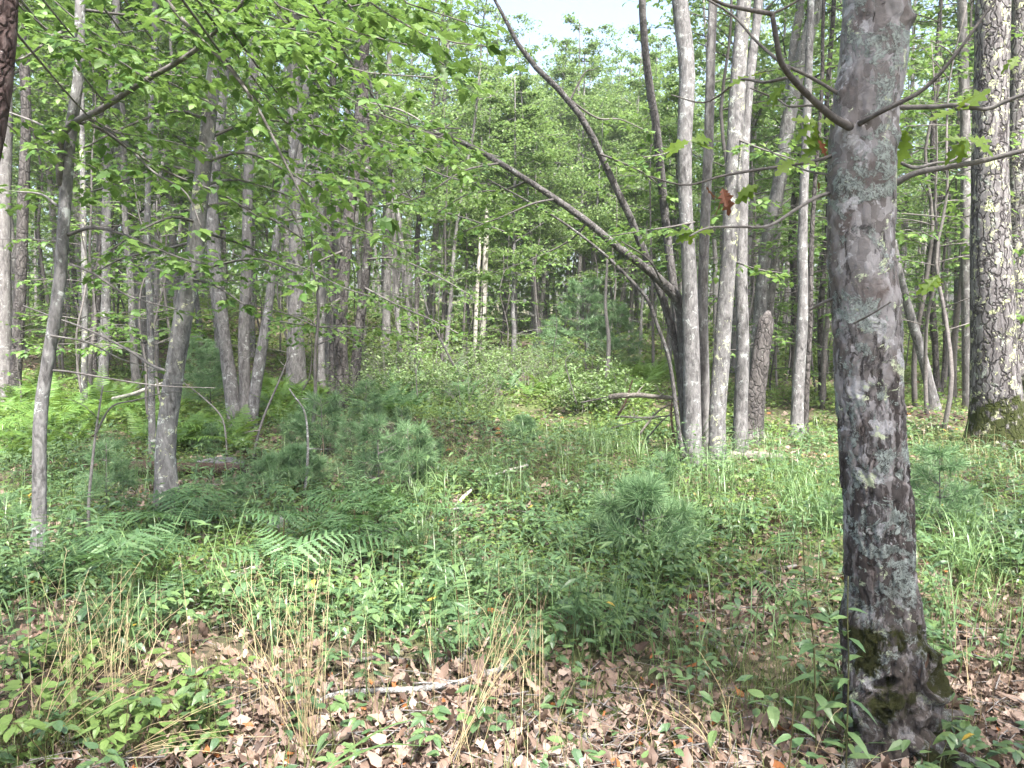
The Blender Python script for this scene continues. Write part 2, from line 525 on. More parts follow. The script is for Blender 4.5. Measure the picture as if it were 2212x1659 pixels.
def ground_mat():
    m, nt, out = new_mat('forest_floor')
    t = NT(nt)
    tc = t.n('ShaderNodeTexCoord'); co = tc.outputs['Object']
    vor = t.n('ShaderNodeTexVoronoi'); vor.inputs['Scale'].default_value = 14
    t.l(co, vor.inputs['Vector'])
    sx = t.n('ShaderNodeSeparateColor'); t.l(vor.outputs['Color'], sx.inputs[0])
    lit = t.ramp(sx.outputs[0], [(0.0, (0.018, 0.012, 0.009)), (0.5, (0.07, 0.045, 0.032)), (1.0, (0.17, 0.115, 0.085))])
    n = t.noise(co, 0.45, 5, 0.65)
    f = t.noise(co, 40, 4, 0.7)
    base = t.mix(t.math('MULTIPLY', f, 0.7), lit, (0.04, 0.027, 0.018))
    green = t.mix(f, (0.035, 0.06, 0.012), (0.10, 0.15, 0.03))
    base = t.mix(t.ramp(n, [(0.42, 0.0), (0.60, 0.75)]), base, green)
    b = t.n('ShaderNodeBsdfPrincipled'); t.l(base, b.inputs['Base Color']); b.inputs['Roughness'].default_value = 0.95
    bp = t.n('ShaderNodeBump'); bp.inputs['Strength'].default_value = 0.7; bp.inputs['Distance'].default_value = 0.03
    t.l(t.math('ADD', f, sx.outputs[1]), bp.inputs['Height']); t.l(bp.outputs[0], b.inputs['Normal'])
    t.l(b.outputs[0], out.inputs[0])
    return m
def rock_mat():
    m, nt, out = new_mat('mossy_stone')
    t = NT(nt)
    tc = t.n('ShaderNodeTexCoord'); co = tc.outputs['Object']
    n1 = t.noise(co, 12, 6, 0.7); n2 = t.noise(co, 60, 4, 0.7)
    c = t.ramp(n1, [(0.3, (0.09, 0.085, 0.09)), (0.55, (0.2, 0.19, 0.19)), (0.75, (0.34, 0.33, 0.32))])
    b = t.n('ShaderNodeBsdfPrincipled'); t.l(c, b.inputs['Base Color']); b.inputs['Roughness'].default_value = 0.9
    bp = t.n('ShaderNodeBump'); bp.inputs['Distance'].default_value = 0.01
    t.l(n2, bp.inputs['Height']); t.l(bp.outputs[0], b.inputs['Normal'])
    t.l(b.outputs[0], out.inputs[0])
    return m

M = {}
M['maple_leaf'] = leaf_mat('maple_leaf', [(0.045, 0.10, 0.022), (0.07, 0.145, 0.028), (0.10, 0.175, 0.04), (0.14, 0.22, 0.055)], (0.17, 0.27, 0.06), 0.40)
M['canopy_leaf'] = leaf_mat('canopy_leaf', [(0.065, 0.125, 0.035), (0.09, 0.165, 0.045), (0.13, 0.20, 0.065), (0.17, 0.24, 0.08)], (0.21, 0.31, 0.09), 0.45)
M['oak_leaf'] = leaf_mat('oak_leaf', [(0.10, 0.17, 0.02), (0.14, 0.22, 0.025)], (0.22, 0.31, 0.035), 0.42)
M['brown_leaf'] = leaf_mat('brown_leaf', [(0.10, 0.035, 0.018), (0.16, 0.06, 0.03)], (0.2, 0.08, 0.03), 0.25)
M['litter'] = leaf_mat('dead_leaf', [(0.045, 0.03, 0.024), (0.13, 0.088, 0.068), (0.22, 0.16, 0.128), (0.33, 0.255, 0.21), (0.17, 0.11, 0.08), (0.25, 0.185, 0.15)], (0.3, 0.2, 0.12), 0.12, rough=0.6, spec=0.25, spot=((0.26, 0.10, 0.035), 0.975))
M['seedling'] = leaf_mat('seedling_leaf', [(0.05, 0.10, 0.045), (0.085, 0.15, 0.065), (0.13, 0.20, 0.07), (0.075, 0.135, 0.07)], (0.18, 0.28, 0.07), 0.32, rough=0.38, spec=0.55, spot=((0.36, 0.25, 0.04), 0.995))
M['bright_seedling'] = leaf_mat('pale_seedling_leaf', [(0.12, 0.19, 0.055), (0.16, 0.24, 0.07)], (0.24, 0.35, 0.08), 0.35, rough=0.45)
M['aster'] = leaf_mat('aster_leaf', [(0.06, 0.115, 0.05), (0.085, 0.15, 0.065), (0.12, 0.19, 0.07)], (0.16, 0.27, 0.07), 0.3, rough=0.42, spec=0.45)
M['cover'] = leaf_mat('ground_cover_leaf', [(0.06, 0.11, 0.03), (0.10, 0.16, 0.04), (0.15, 0.21, 0.05), (0.08, 0.135, 0.045)], (0.22, 0.31, 0.06), 0.35, rough=0.5)
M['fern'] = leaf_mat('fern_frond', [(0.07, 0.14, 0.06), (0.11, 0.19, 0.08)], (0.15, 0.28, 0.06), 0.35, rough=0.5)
M['fern_bright'] = leaf_mat('bright_fern_frond', [(0.085, 0.17, 0.04), (0.12, 0.21, 0.05)], (0.24, 0.36, 0.05), 0.38, rough=0.5)  # stronger yellow green than the bluish fern colour
M['grass'] = leaf_mat('grass_blade', [(0.08, 0.14, 0.05), (0.12, 0.20, 0.075), (0.17, 0.25, 0.10)], (0.18, 0.28, 0.06), 0.3, rough=0.4, spec=0.5)
M['fine_grass'] = leaf_mat('fine_grass', [(0.08, 0.125, 0.04), (0.13, 0.17, 0.055), (0.21, 0.21, 0.10)], (0.2, 0.26, 0.05), 0.3)
M['straw'] = leaf_mat('dry_grass_stem', [(0.36, 0.29, 0.17), (0.45, 0.36, 0.21), (0.28, 0.22, 0.12)], (0.4, 0.3, 0.15), 0.1)
M['needles'] = leaf_mat('pine_needles', [(0.09, 0.17, 0.075), (0.14, 0.24, 0.11), (0.19, 0.29, 0.14)], (0.10, 0.19, 0.07), 0.25, rough=0.45)
M['shrub_leaf'] = leaf_mat('shrub_leaf', [(0.12, 0.19, 0.075), (0.17, 0.24, 0.10), (0.09, 0.15, 0.05)], (0.22, 0.33, 0.07), 0.35)
M['stem'] = leaf_mat('plant_stem', [(0.06, 0.07, 0.025), (0.09, 0.06, 0.03)], (0.1, 0.1, 0.03), 0.0)
M['main_bark'] = main_bark_mat()
M['maple_bark'] = bark_mat('grey_maple_bark', (0.035, 0.033, 0.033), (0.115, 0.11, 0.109), (0.215, 0.208, 0.206), (0.36, 0.38, 0.365), 0.5, 1.0, 0.18, None, 0.6, streak=0.35)
M['lichen_bark'] = bark_mat('lichened_maple_bark', (0.035, 0.033, 0.033), (0.115, 0.11, 0.109), (0.21, 0.203, 0.20), (0.42, 0.45, 0.40), 0.5, 1.0, 0.18, None, 0.6, yellow=0.6, streak=0.35)
M['oak_bark'] = bark_mat('ridged_oak_bark', (0.03, 0.026, 0.026), (0.11, 0.10, 0.10), (0.20, 0.19, 0.19), (0.36, 0.40, 0.33), 0.40, 0.85, 0.95, 1.0, 1.0, yellow=0.75, streak=0.2)
M['far_bark'] = bark_mat('wood_bark', (0.045, 0.041, 0.04), (0.13, 0.122, 0.119), (0.23, 0.22, 0.214), (0.38, 0.39, 0.37), 0.45, 0.8, 0.25, None, 0.5, streak=0.3)
M['dark_bark'] = bark_mat('dark_bark', (0.022, 0.02, 0.019), (0.06, 0.054, 0.052), (0.12, 0.11, 0.105), (0.26, 0.27, 0.25), 0.3, 0.8, 0.7, None, 0.8)
M['arch_bark'] = bark_mat('arched_stem_bark', (0.03, 0.027, 0.026), (0.075, 0.069, 0.067), (0.14, 0.132, 0.128), (0.28, 0.30, 0.285), 0.4, 1.0, 0.5, None, 0.7)
M['red_bark'] = bark_mat('corner_bark', (0.022, 0.013, 0.012), (0.07, 0.045, 0.042), (0.13, 0.10, 0.095), (0.34, 0.35, 0.34), 0.35, 1.0, 0.8, None, 0.9)
M['twig'] = wood_mat('twig_bark', (0.06, 0.053, 0.05), (0.16, 0.148, 0.14))
M['pale_twig'] = wood_mat('pale_branch_bark', (0.08, 0.072, 0.068), (0.21, 0.198, 0.19))
M['dead'] = wood_mat('weathered_wood', (0.09, 0.08, 0.07), (0.27, 0.245, 0.215))
M['rotten'] = wood_mat('rotten_wood', (0.035, 0.022, 0.016), (0.16, 0.11, 0.085), 0.8, 0.9)
M['birchy'] = bark_mat('lichened_stick_bark', (0.06, 0.055, 0.05), (0.15, 0.14, 0.135), (0.24, 0.23, 0.22), (0.42, 0.44, 0.42), 0.75, 4.0, 0.4, None, 0.5)
M['snag'] = wood_mat('bare_snag_wood', (0.24, 0.22, 0.19), (0.42, 0.40, 0.36))
M['ground'] = ground_mat()
M['rock'] = rock_mat()

# ---------------------------------------------------------------- ground
def build_ground():
    tx = np.linspace(-1, 1, 281)
    xs = np.sign(tx) * (np.abs(tx) * 9 + np.abs(tx) ** 5 * 150)
    ty = np.linspace(0, 1, 301)
    ys = -12 + ty * 26 + ty ** 4 * 190
    X, Y = np.meshgrid(xs, ys)
    V = np.stack([X, Y, H(X, Y)], -1).reshape(-1, 3)
    n = len(xs)
    i = np.arange(len(ys) - 1)[:, None] * n; j = np.arange(n - 1)[None]
    Q = np.stack([i + j, i + j + 1, i + n + j + 1, i + n + j], -1).reshape(-1, 4)
    return obj('ground', mesh_np('ground', V, [Q], M['ground']), None, kind='structure', label='leaf strewn forest floor rising gently to a wooded slope')
ground = build_ground()

# ---------------------------------------------------------------- leafy branches
class Foliage:
    """wood tubes and leaf frames of one plant, in world coordinates"""
    def __init__(self):
        self.wood = MB(); self.pos = []; self.Y = []; self.N = []; self.S = []
    def leaf(self, p, y, n, s):
        self.pos.append(p); self.Y.append(y); self.N.append(n); self.S.append(s)
    def arrays(self):
        return np.array(self.pos), np.array(self.Y), np.array(self.N), np.array(self.S)
def unit(v):
    v = np.asarray(v, float)
    return v / max(np.linalg.norm(v), 1e-9)
def spray(F, path, r0, leaf=0.085, twig_gap=0.13, twig_len=0.5, start=0.15, dens=1.4, rnd=random, sides=5, wood=True, up=(0, 0, 1)):
    """planar leafy spray along path: side twigs left and right with paired leaves, drooping tips"""
    path = np.asarray(path)
    m = len(path)
    if wood:
        F.wood.add(*tube(path, np.linspace(r0, max(r0 * 0.3, 0.0015), m), sides))
    seg = np.linalg.norm(np.diff(path, axis=0), axis=1)
    L = seg.sum(); cum = np.concatenate([[0], np.cumsum(seg)])
    s = L * start; side = rnd.choice((-1, 1))
    up = np.asarray(up, float)
    while s < L:
        k = min(np.searchsorted(cum, s) , m - 1)
        p = path[k]; t = unit(path[min(k + 1, m - 1)] - path[k - 1])
        lat = unit(np.cross(t, up)) * side
        rel = s / L
        tl = twig_len * (1.05 - 0.75 * rel) * rnd.uniform(.55, 1.15)
        dirn = unit(lat * rnd.uniform(.7, 1.0) + t * rnd.uniform(.5, .9) + up * rnd.uniform(-.15, .25))
        q = [p]
        nst = 4
        for i in range(nst):
            dirn = unit(dirn + np.array([rnd.gauss(0, .12), rnd.gauss(0, .12), rnd.gauss(-.05, .08)]))
            q.append(q[-1] + dirn * tl / nst)
        q = np.array(q)
        if wood:
            F.wood.add(*tube(q, np.linspace(max(r0 * .4, .0022), .0012, nst + 1), 4, cap=False))
        npair = max(1, int(round(tl / 0.11 * dens)))
        for i in range(npair):
            f = (i + 1) / npair
            a = q[0] + (q[-1] - q[0]) * f if nst < 2 else q[min(int(f * nst), nst)]
            for sd in (-1, 1):
                if rnd.random() < .12: continue
                la = unit(unit(np.cross(dirn, up)) * sd * rnd.uniform(.4, 1.1) + dirn * rnd.uniform(.3, 1.0) + np.array([0, 0, rnd.gauss(-.28, .25)]))
                pet = rnd.uniform(.02, .05)
                F.leaf(a + la * pet + np.array([0, 0, rnd.gauss(0, .012)]), la, np.array([rnd.gauss(0, .28), rnd.gauss(0, .28), 1.0]), leaf * rnd.uniform(.5, 1.05))
        side = -side
        s += twig_gap * rnd.uniform(.6, 1.4)
    tdir = unit(path[-1] - path[-2])
    for i in range(3):
        la = unit(tdir + np.array([rnd.gauss(0, .5), rnd.gauss(0, .5), rnd.gauss(-.2, .2)]))
        F.leaf(path[-1] + la * .02, la, np.array([rnd.gauss(0, .2), rnd.gauss(0, .2), 1.0]), leaf * rnd.uniform(.7, 1.1))
LEAF_T = {}
LEAF_T['maple'] = [maple_leaf(0.15, 1), maple_leaf(0.4, 2), maple_leaf(-0.1, 3)]
LEAF_T['oak'] = [strip_leaf(OAK, .12, .25, .05), strip_leaf(OAK, .2, -.1, .08), strip_leaf(OAK, .05, .45, .03)]
LEAF_T['diamond'] = [diamond(), diamond(.4, .4)]
LEAF_T['oval'] = [strip_leaf(OVAL, .15, .2), strip_leaf(OVAL, .25, .4), strip_leaf(OVAL, .05, .05)]
LEAF_T['oval_far'] = [strip_leaf([(0, 0), (.23, .25), (.22, .62), (0, 1)], f, c) for f, c in ((.15, .2), (.25, .4), (.05, .05))]
LEAF_ME = {}
def leaf_meshes(kind, mat):
    key = (kind, mat)
    if key not in LEAF_ME:
        LEAF_ME[key] = [mesh_np('leaf', v, f, M[mat], False) for v, f in LEAF_T[kind]]
    return LEAF_ME[key]
def emit_leaves(root, F, kind, mat, singles=0, off=(0, 0, 0), name='foliage'):
    pos, Y, N, S = F.arrays()
    if not len(pos): return
    R = frames(Y, N, S)
    off = np.asarray(off)
    rest = np.ones(len(pos), bool)
    if singles:
        u, v, f = proj(pos)
        inside = (u > 10) & (u < 2200) & (v > 5) & (v < 1650)
        score = np.where(inside, S / f, 0)
        pick = [i for i in np.argsort(-score)[:singles] if score[i] > 0]
        ms = leaf_meshes(kind, mat)
        from mathutils import Matrix
        for i in pick:
            rest[i] = False
            o = obj('leaf', ms[int(i) % len(ms)], root)
            mt = np.eye(4); mt[:3, :3] = R[i]; mt[:3, 3] = pos[i] - off
            o.matrix_local = Matrix(mt.tolist())
    mb = MB()
    T = LEAF_T[kind]
    idx = np.arange(len(pos))
    for k, (tv, tf) in enumerate(T):
        sel = rest & (idx % len(T) == k)
        if sel.any():
            mb.add(*bake(tv, tf, R[sel], pos[sel]))
    me = mb.mesh('foliage', M[mat], off, smooth=False)
    if me is not None:
        o = obj(name, me, root)
        o['kind'] = 'stuff'

# ---------------------------------------------------------------- tree templates for the wood
def tree_template(seed, height, r0, crown0, spread, nlimb, leafsize, leaves_per, bend=0.25, fork=False, barkmat='far_bark', low=None):
    rnd = random.Random(seed)
    rng = np.random.default_rng(seed)
    n = 14
    z = np.linspace(0, height, n)
    ax = np.cumsum(rng.normal(0, bend * .25, n)) ; ay = np.cumsum(rng.normal(0, bend * .25, n))
    ax -= ax[0]; ay -= ay[0]
    lean = rng.normal(0, bend * .12, 2)
    ax = ax * .5 + lean[0] * z; ay = ay * .5 + lean[1] * z
    path = np.stack([ax, ay, z], -1)
    path[0, 2] = -0.25
    rad = r0 * (1 - 0.8 * (z / height) ** 1.1)
    rad[0] *= 1.45; 
    pp = smooth_path(np.column_stack([path, rad]), 40)
    wood = MB()
    V, Fs = wobble_tube(pp[:, :3], pp[:, 3], 10, .5, 3.0, seed)
    wood.add(V, Fs)
    P_, Y_, N_, S_ = [], [], [], []
    paths = []
    for i in range(nlimb):
        rel = crown0 + (1 - crown0) * ((i + rnd.random()) / nlimb) * .98
        k = rel * 39
        p0 = pp[int(k), :3]
        a = rnd.uniform(0, 2 * math.pi)
        L = spread * (1.15 - .75 * (rel - crown0) / (1 - crown0)) * rnd.uniform(.6, 1.2)
        d = unit(np.array([math.cos(a), math.sin(a), rnd.uniform(.15, .9)]))
        q = [p0]
        for s in range(6):
            d = unit(d + np.array([rnd.gauss(0, .16), rnd.gauss(0, .16), rnd.gauss(-.02, .10)]))
            q.append(q[-1] + d * L / 6)
        q = np.array(q)
        wood.add(*tube(q, np.linspace(max(pp[int(k), 3] * .45, .012), .006, 7), 5, cap=False))
        paths.append((q, L))
    if low:
        for i in range(low):
            rel = rnd.uniform(.12, crown0)
            p0 = pp[int(rel * 39), :3]; a = rnd.uniform(0, 6.28); L = rnd.uniform(.4, 1.6)
            d = unit(np.array([math.cos(a), math.sin(a), rnd.uniform(-.2, .6)])); q = [p0]
            for s in range(4):
                d = unit(d + np.array([rnd.gauss(0, .2), rnd.gauss(0, .2), rnd.gauss(-.03, .1)])); q.append(q[-1] + d * L / 4)
            wood.add(*tube(np.array(q), np.linspace(.012, .004, 5), 4, cap=False))
    for q, L in paths:
        nsp = max(3, int(L * 3.2))
        for s in range(nsp):
            f = rnd.uniform(.25, 1.0)
            p0 = q[min(int(f * 6), 6)]
            a = rnd.uniform(0, 6.28)
            ln = rnd.uniform(.4, 1.0) * (L / 2.6 + .25)
            d = unit(np.array([math.cos(a), math.sin(a), rnd.uniform(-.25, .35)]))
            p1 = p0 + d * ln
            wood.add(*tube(np.array([p0, p0 * .5 + p1 * .5 + np.array([0, 0, .05]), p1]), [.007, .005, .003], 3, cap=False))
            m_ = leaves_per
            tt = rng.uniform(.1, 1.1, m_)[:, None]
            c = p0 + (p1 - p0) * tt + rng.normal(0, 1, (m_, 3)) * np.array([.17, .17, .07]) * (ln + .3)
            aa = rng.uniform(0, 6.28, m_)
            Y = np.stack([np.cos(aa), np.sin(aa), rng.normal(-.35, .3, m_)], -1)
            N = np.stack([rng.normal(0, .4, m_), rng.normal(0, .4, m_), np.ones(m_)], -1)
            P_.append(c); Y_.append(Y); N_.append(N); S_.append(leafsize * rng.uniform(.6, 1.25, m_))
    pos = np.concatenate(P_); R = frames(np.concatenate(Y_), np.concatenate(N_), np.concatenate(S_))
    mb = MB()
    for k, (tv, tf) in enumerate(LEAF_T['diamond']):
        mb.add(*bake(tv, tf, R[k::2], pos[k::2]))
    return wood.mesh('trunk', M[barkmat]), mb.mesh('crown', M['canopy_leaf'], smooth=False), pp
TPL = [tree_template(11, 16, .13, .32, 2.8, 22, .12, 42, .22, low=7),
       tree_template(12, 14, .09, .34, 2.2, 18, .12, 40, .30, low=9),
       tree_template(13, 17, .15, .36, 3.0, 22, .12, 42, .18, low=6),
       tree_template(14, 15, .11, .30, 2.5, 22, .115, 42, .38, barkmat='dark_bark', low=9),
       tree_template(15, 14, .075, .36, 1.9, 16, .115, 40, .40, low=8),
       tree_template(16, 16, .13, .34, 2.8, 22, .12, 42, .26, barkmat='maple_bark', low=8),
       tree_template(17, 13, .11, .36, 3.2, 26, .13, 60, .22, low=6),
       tree_template(18, 11, .09, .34, 2.9, 24, .13, 60, .25, barkmat='maple_bark', low=6)]
def sapling_template(seed, height, r0, nbr, leaf, length):
    rnd = random.Random(seed)
    F = Foliage()
    rng = np.random.default_rng(seed)
    z = np.linspace(-.1, height, 8)
    ax = np.cumsum(rng.normal(0, .08, 8)); ay = np.cumsum(rng.normal(0, .08, 8))
    path = smooth_path(np.stack([ax - ax[0], ay - ay[0], z], -1), 20)
    wood = MB()
    wood.add(*tube(path, np.linspace(r0, .006, 20), 7))
    for i in range(nbr):
        rel = rnd.uniform(.28, .98)
        p0 = path[int(rel * 19)]
        a = i * 2.4 + rnd.uniform(-.4, .4)
        L = length * (1.15 - .6 * rel) * rnd.uniform(.7, 1.2)
        d = unit(np.array([math.cos(a), math.sin(a), rnd.uniform(.1, .5)])); q = [p0]
        for s in range(6):
            d = unit(d + np.array([rnd.gauss(0, .08), rnd.gauss(0, .08), -.06])); q.append(q[-1] + d * L / 6)
        spray(F, np.array(q), .008, leaf, .16, .42, .2, 1.25, rnd)
    wood.V += F.wood.V
    for f in F.wood.Q: wood.Q.append(f + wood.n)
    for f in F.wood.T: wood.T.append(f + wood.n)
    wood.n += F.wood.n
    pos, Y, N, S = F.arrays()
    R = frames(Y, N, S)
    mb = MB()
    for k, (tv, tf) in enumerate(LEAF_T['maple']):
        mb.add(*bake(tv, tf, R[k::3], pos[k::3]))
    return wood.mesh('trunk', M['twig']), mb.mesh('crown', M['maple_leaf'], smooth=False)
STPL = [sapling_template(31, 4.6, .028, 15, .10, 1.3), sapling_template(32, 3.4, .022, 12, .10, 1.1),
        sapling_template(33, 6.2, .04, 19, .105, 1.6), sapling_template(34, 2.2, .016, 8, .09, .8)]

# ---------------------------------------------------------------- trees seen one by one
def px2m(w, d): return w * d / FPX
def stem_path(pts, d, top=None, ddv=0.0, nsamp=40):
    """pts [(u, v, width px)] from the foot upwards at distance d; carried on above the frame to height top"""
    rows = []
    for i, p in enumerate(pts):
        dd = d + (p[3] if len(p) > 3 else ddv * i / max(len(pts) - 1, 1))
        q = P(p[0], p[1], dd)
        rows.append([*q, px2m(p[2], dd) / 2])
    rows = np.array(rows)
    if top and rows[-1][2] < top:
        dirn = unit(rows[-1][:3] - rows[-2][:3])
        dirn = unit(dirn * .7 + np.array([0, 0, .5]))
        k = int((top - rows[-1][2]) / 1.5) + 1
        r0 = rows[-1][3]
        for i in range(k):
            dirn = unit(dirn + np.array([random.gauss(0, .05), random.gauss(0, .05), .05]))
            nx = rows[-1][:3] + dirn * (top - rows[-1][2]) / max(k - i, 1) / max(dirn[2], .4)
            rows = np.vstack([rows, [*nx, max(r0 * (1 - (i + 1) / (k + .7)), .01)]])
    return smooth_path(rows, nsamp)
def add_trunk(root, sp, off, mat, n=16, amp=.25, fr=7.0, flare=1.0, name='trunk'):
    sp = sp.copy()
    if flare > 1:
        hgt = sp[:, 2] - sp[0, 2]
        sp[:, 3] *= 1 + (flare - 1) * np.exp(-hgt / .16)
    first = sp[0].copy(); first[2] -= .25; first[3] *= 1.1
    sp = np.vstack([first, sp])
    V, Fs = wobble_tube(sp[:, :3], np.maximum(sp[:, 3], .004), n, amp, fr, random.random() * 30)
    mb = MB(); mb.add(V, Fs)
    return obj(name, mb.mesh('trunk', M[mat], off), root)
def add_branch(root, pts, r0, r1, off, mat='twig', n=6, name='branch', samp=22, wob=.15):
    sp = smooth_path(np.asarray(pts), samp)
    V, Fs = wobble_tube(sp, np.linspace(r0, r1, samp), n, wob, 20, random.random() * 30, 1.0)
    mb = MB(); mb.add(V, Fs)
    o = obj(name, mb.mesh('branch', M[mat], off), root)
    return o, sp
def add_crown(root, off, at, tpl, scale=1.0, rot=0.0, drop=5.0):
    """leafy crown of the shared kind set on a trunk whose upper part stands at `at`"""
    o = obj('crown', TPL[tpl][1], root, (at[0] - off[0], at[1] - off[1], at[2] - off[2] - drop * scale))
    o.rotation_euler = (0, 0, rot); o.scale = (scale,) * 3
    return o

# --- the big oak in front
def main_oak():
    D = 2.78
    rows = [(1935, 1690, 205), (1925, 1640, 196), (1923, 1590, 186), (1924, 1540, 184), (1925, 1473, 190), (1912, 1396, 176), (1906, 1306, 152), (1901, 1230, 143), (1898, 1106, 138),
            (1888, 1020, 134), (1880, 886, 135), (1872, 720, 135), (1859, 553, 132), (1862, 417, 135), (1869, 277, 133), (1885, 133, 131), (1894, 0, 133), (1903, -150, 130), (1910, -400, 126)]
    sp = smooth_path(np.array([[*P(u, v, D), px2m(w, D) / 2] for u, v, w in rows]), 420)
    ext = sp[-1].copy()
    up = np.array([ext + np.array([.03 * i, .02 * i, .9 * i, -.007 * i]) for i in range(1, 11)])
    base = np.array([sp[0][0], sp[0][1], hz(sp[0][0], sp[0][1])])
    root = thing('oak_tree', 'thick grey oak trunk with blue lichen, moss and a hollow wound at its foot', 'tree', base)
    n = 170
    V, Fs = tube(sp[:, :3], sp[:, 3], n)
    m = len(sp)
    C = np.repeat(sp[:, :3], n, axis=0); Dv = V[:m * n] - C
    r = np.linalg.norm(Dv, axis=1); dn = Dv / r[:, None]
    p = V[:m * n]; z = p[:, 2] - base[2]
    low = sstep(1.0, .25, z)
    disp = (fbm(p * np.array([7, 7, 3.5]), 3) - .45) * .030
    q = p + .05 * np.stack([vnoise(p * 14), vnoise(p * 14 + 9), vnoise(p * 14 + 17)], -1)
    rid = np.abs(fbm(q * np.array([34, 34, 7]), 3) - .44) * 2
    disp -= .012 * sstep(.17, .0, rid) * (0.12 + .88 * sstep(1.9, .9, z))
    disp += (fbm(p * 55, 3) - .45) * (.006 + .010 * sstep(.46, .54, fbm(p * 7 + 2, 3)))
    pl = fbm(p * np.array([24, 24, 14]) + 3, 2)
    disp += .004 * sstep(.42, .5, pl)
    disp += low * (fbm(p * np.array([11, 11, 8]) + 5, 3) - .42) * .075
    # root buttresses
    ang = np.arctan2(dn[:, 1], dn[:, 0])
    disp += sstep(.40, -.05, z) * .035 * (np.cos(3 * ang + .6) + .5 * np.cos(5 * ang))
    # wound with a rolled lip on the outer side, hollow beneath
    def wound(u, v, ru, rv, dent, lip, tilt=0.0):
        a = P(u, v, D - .06)
        d3 = p - a
        uu = d3[:, 0] * math.cos(tilt) + d3[:, 2] * math.sin(tilt); vv = -d3[:, 0] * math.sin(tilt) + d3[:, 2] * math.cos(tilt)
        e = np.sqrt((uu / ru) ** 2 + (vv / rv) ** 2)
        front = (dn[:, 1] < .35)
        return np.where(front, -dent * sstep(1.0, .55, e) + lip * np.exp(-((e - 1.12) / .2) ** 2), 0)
    disp += wound(1990, 1440, .040, .085, .085, .030, .35)
    disp += wound(1893, 1455, .045, .022, .06, .012, .5)
    disp += wound(1896, 1506, .014, .014, .05, .014)
    disp += wound(1975, 1530, .06, .04, -.02, .0)
    disp += .03 * np.exp(-(((p - P(1880, 1535, D - .1)) / .07) ** 2).sum(1))
    # branch collars and knots
    for (u, v, s, a) in ((1835, 282, .025, .018), (1935, 290, .012, .02), (1795, 215, .014, .015), (1800, 378, .013, .012), (1962, 40, .014, .022), (1845, 700, .014, .010), (1935, 650, .02, .008)):
        c = P(u, v, D - .06)
        disp += a * np.exp(-(((p - c) / (s * 1.8)) ** 2).sum(1))
    V[:m * n] = C + dn * (r + disp)[:, None]
    mb = MB(); mb.add(V, Fs)
    obj('trunk', mb.mesh('trunk', M['main_bark'], base), root)
    V, Fs = wobble_tube(np.vstack([sp[-1], up])[:, :3], np.vstack([sp[-1], up])[:, 3], 20, .1, 8)
    mb = MB(); mb.add(V, Fs); obj('upper_trunk', mb.mesh('upper_trunk', M['main_bark'], base), root)
    # the old wound: rolled bare lip round a dark hollow
    def hollow(u, v, ru, rv, tilt, lipr, nrm, dd):
        c = P(u, v, D + dd); nrm = unit(nrm)
        ex = unit(np.cross([0, 0, 1], nrm)); ez = np.cross(nrm, ex)
        t_ = np.linspace(0, 2 * math.pi, 41)[:-1]
        a = np.cos(t_) * ru; b = np.sin(t_) * rv
        x = a * math.cos(tilt) - b * math.sin(tilt); zz = a * math.sin(tilt) + b * math.cos(tilt)
        wv = 1 + .10 * np.sin(3 * t_ + 1) + .07 * np.sin(5 * t_)
        ring = c + ex * (x * wv)[:, None] + ez * (zz * wv)[:, None] + nrm * (.008 * np.sin(2 * t_ + .5))[:, None]
        k = 10
        ph = np.linspace(0, 2 * math.pi, k + 1)[:-1]
        out = unit(ring - c) if False else (ring - c) / np.linalg.norm(ring - c, axis=1)[:, None]
        rad = lipr * (1 + .5 * np.sin(t_ + 2.2) + .25 * np.sin(4 * t_))
        Vl = ring[:, None, :] + (out[:, None, :] * np.cos(ph)[None, :, None] + nrm[None, None, :] * np.sin(ph)[None, :, None]) * rad[:, None, None]
        Vl = Vl + (fbm(Vl * 60, 3)[..., None] - .45) * .006
        i_ = np.arange(40)[:, None]; j_ = np.arange(k)[None]
        Q = np.stack([i_ * k + j_, ((i_ + 1) % 40) * k + j_, ((i_ + 1) % 40) * k + (j_ + 1) % k, i_ * k + (j_ + 1) % k], -1).reshape(-1, 4)
        lip = obj('wound_lip', mesh_np('wound_lip', Vl.reshape(-1, 3) - base, [Q], M['main_bark']), root)
        Vd = [ring]
        for f, dp in ((.8, .012), (.5, .03), (.2, .04)):
            Vd.append(c + (ring - c) * f - nrm * dp)
        Vd = np.concatenate(Vd)
        Qd = np.concatenate([np.stack([m_ * 40 + np.arange(40), m_ * 40 + (np.arange(40) + 1) % 40, (m_ + 1) * 40 + (np.arange(40) + 1) % 40, (m_ + 1) * 40 + np.arange(40)], -1) for m_ in range(3)])
        obj('hollow', mesh_np('hollow', Vd - base, [Qd], M['rotten']), root)
    hollow(2000, 1437, .026, .058, -.35, .0095, (.55, -1.0, .1), -.15)
    # roots
    for k, (pts, r0, r1) in enumerate([([(1975, 1560, -.10), (2040, 1565, -.12), (2110, 1608, -.20), (2190, 1650, -.3), (2280, 1700, -.4)], .040, .018),
                      ([(1960, 1590, -.12), (2030, 1600, -.2), (2090, 1640, -.28), (2150, 1690, -.36)], .036, .02),
                      ([(1860, 1620, -.08), (1835, 1655, -.15), (1810, 1690, -.2)], .045, .015),
                      ([(1985, 1530, .0), (2060, 1545, .15), (2110, 1560, .3)], .035, .012)]):
        q = []
        for u, v, dd in pts:
            w = P(u, v, D + dd); w[2] = max(w[2], hz(w[0], w[1]) - .02) if k < 3 else w[2]
            w[2] = min(w[2], hz(w[0], w[1]) + r0 * 1.3 + (.09 if len(q) == 0 else .015))
            q.append(w)
        spq = smooth_path(np.array(q), 30)
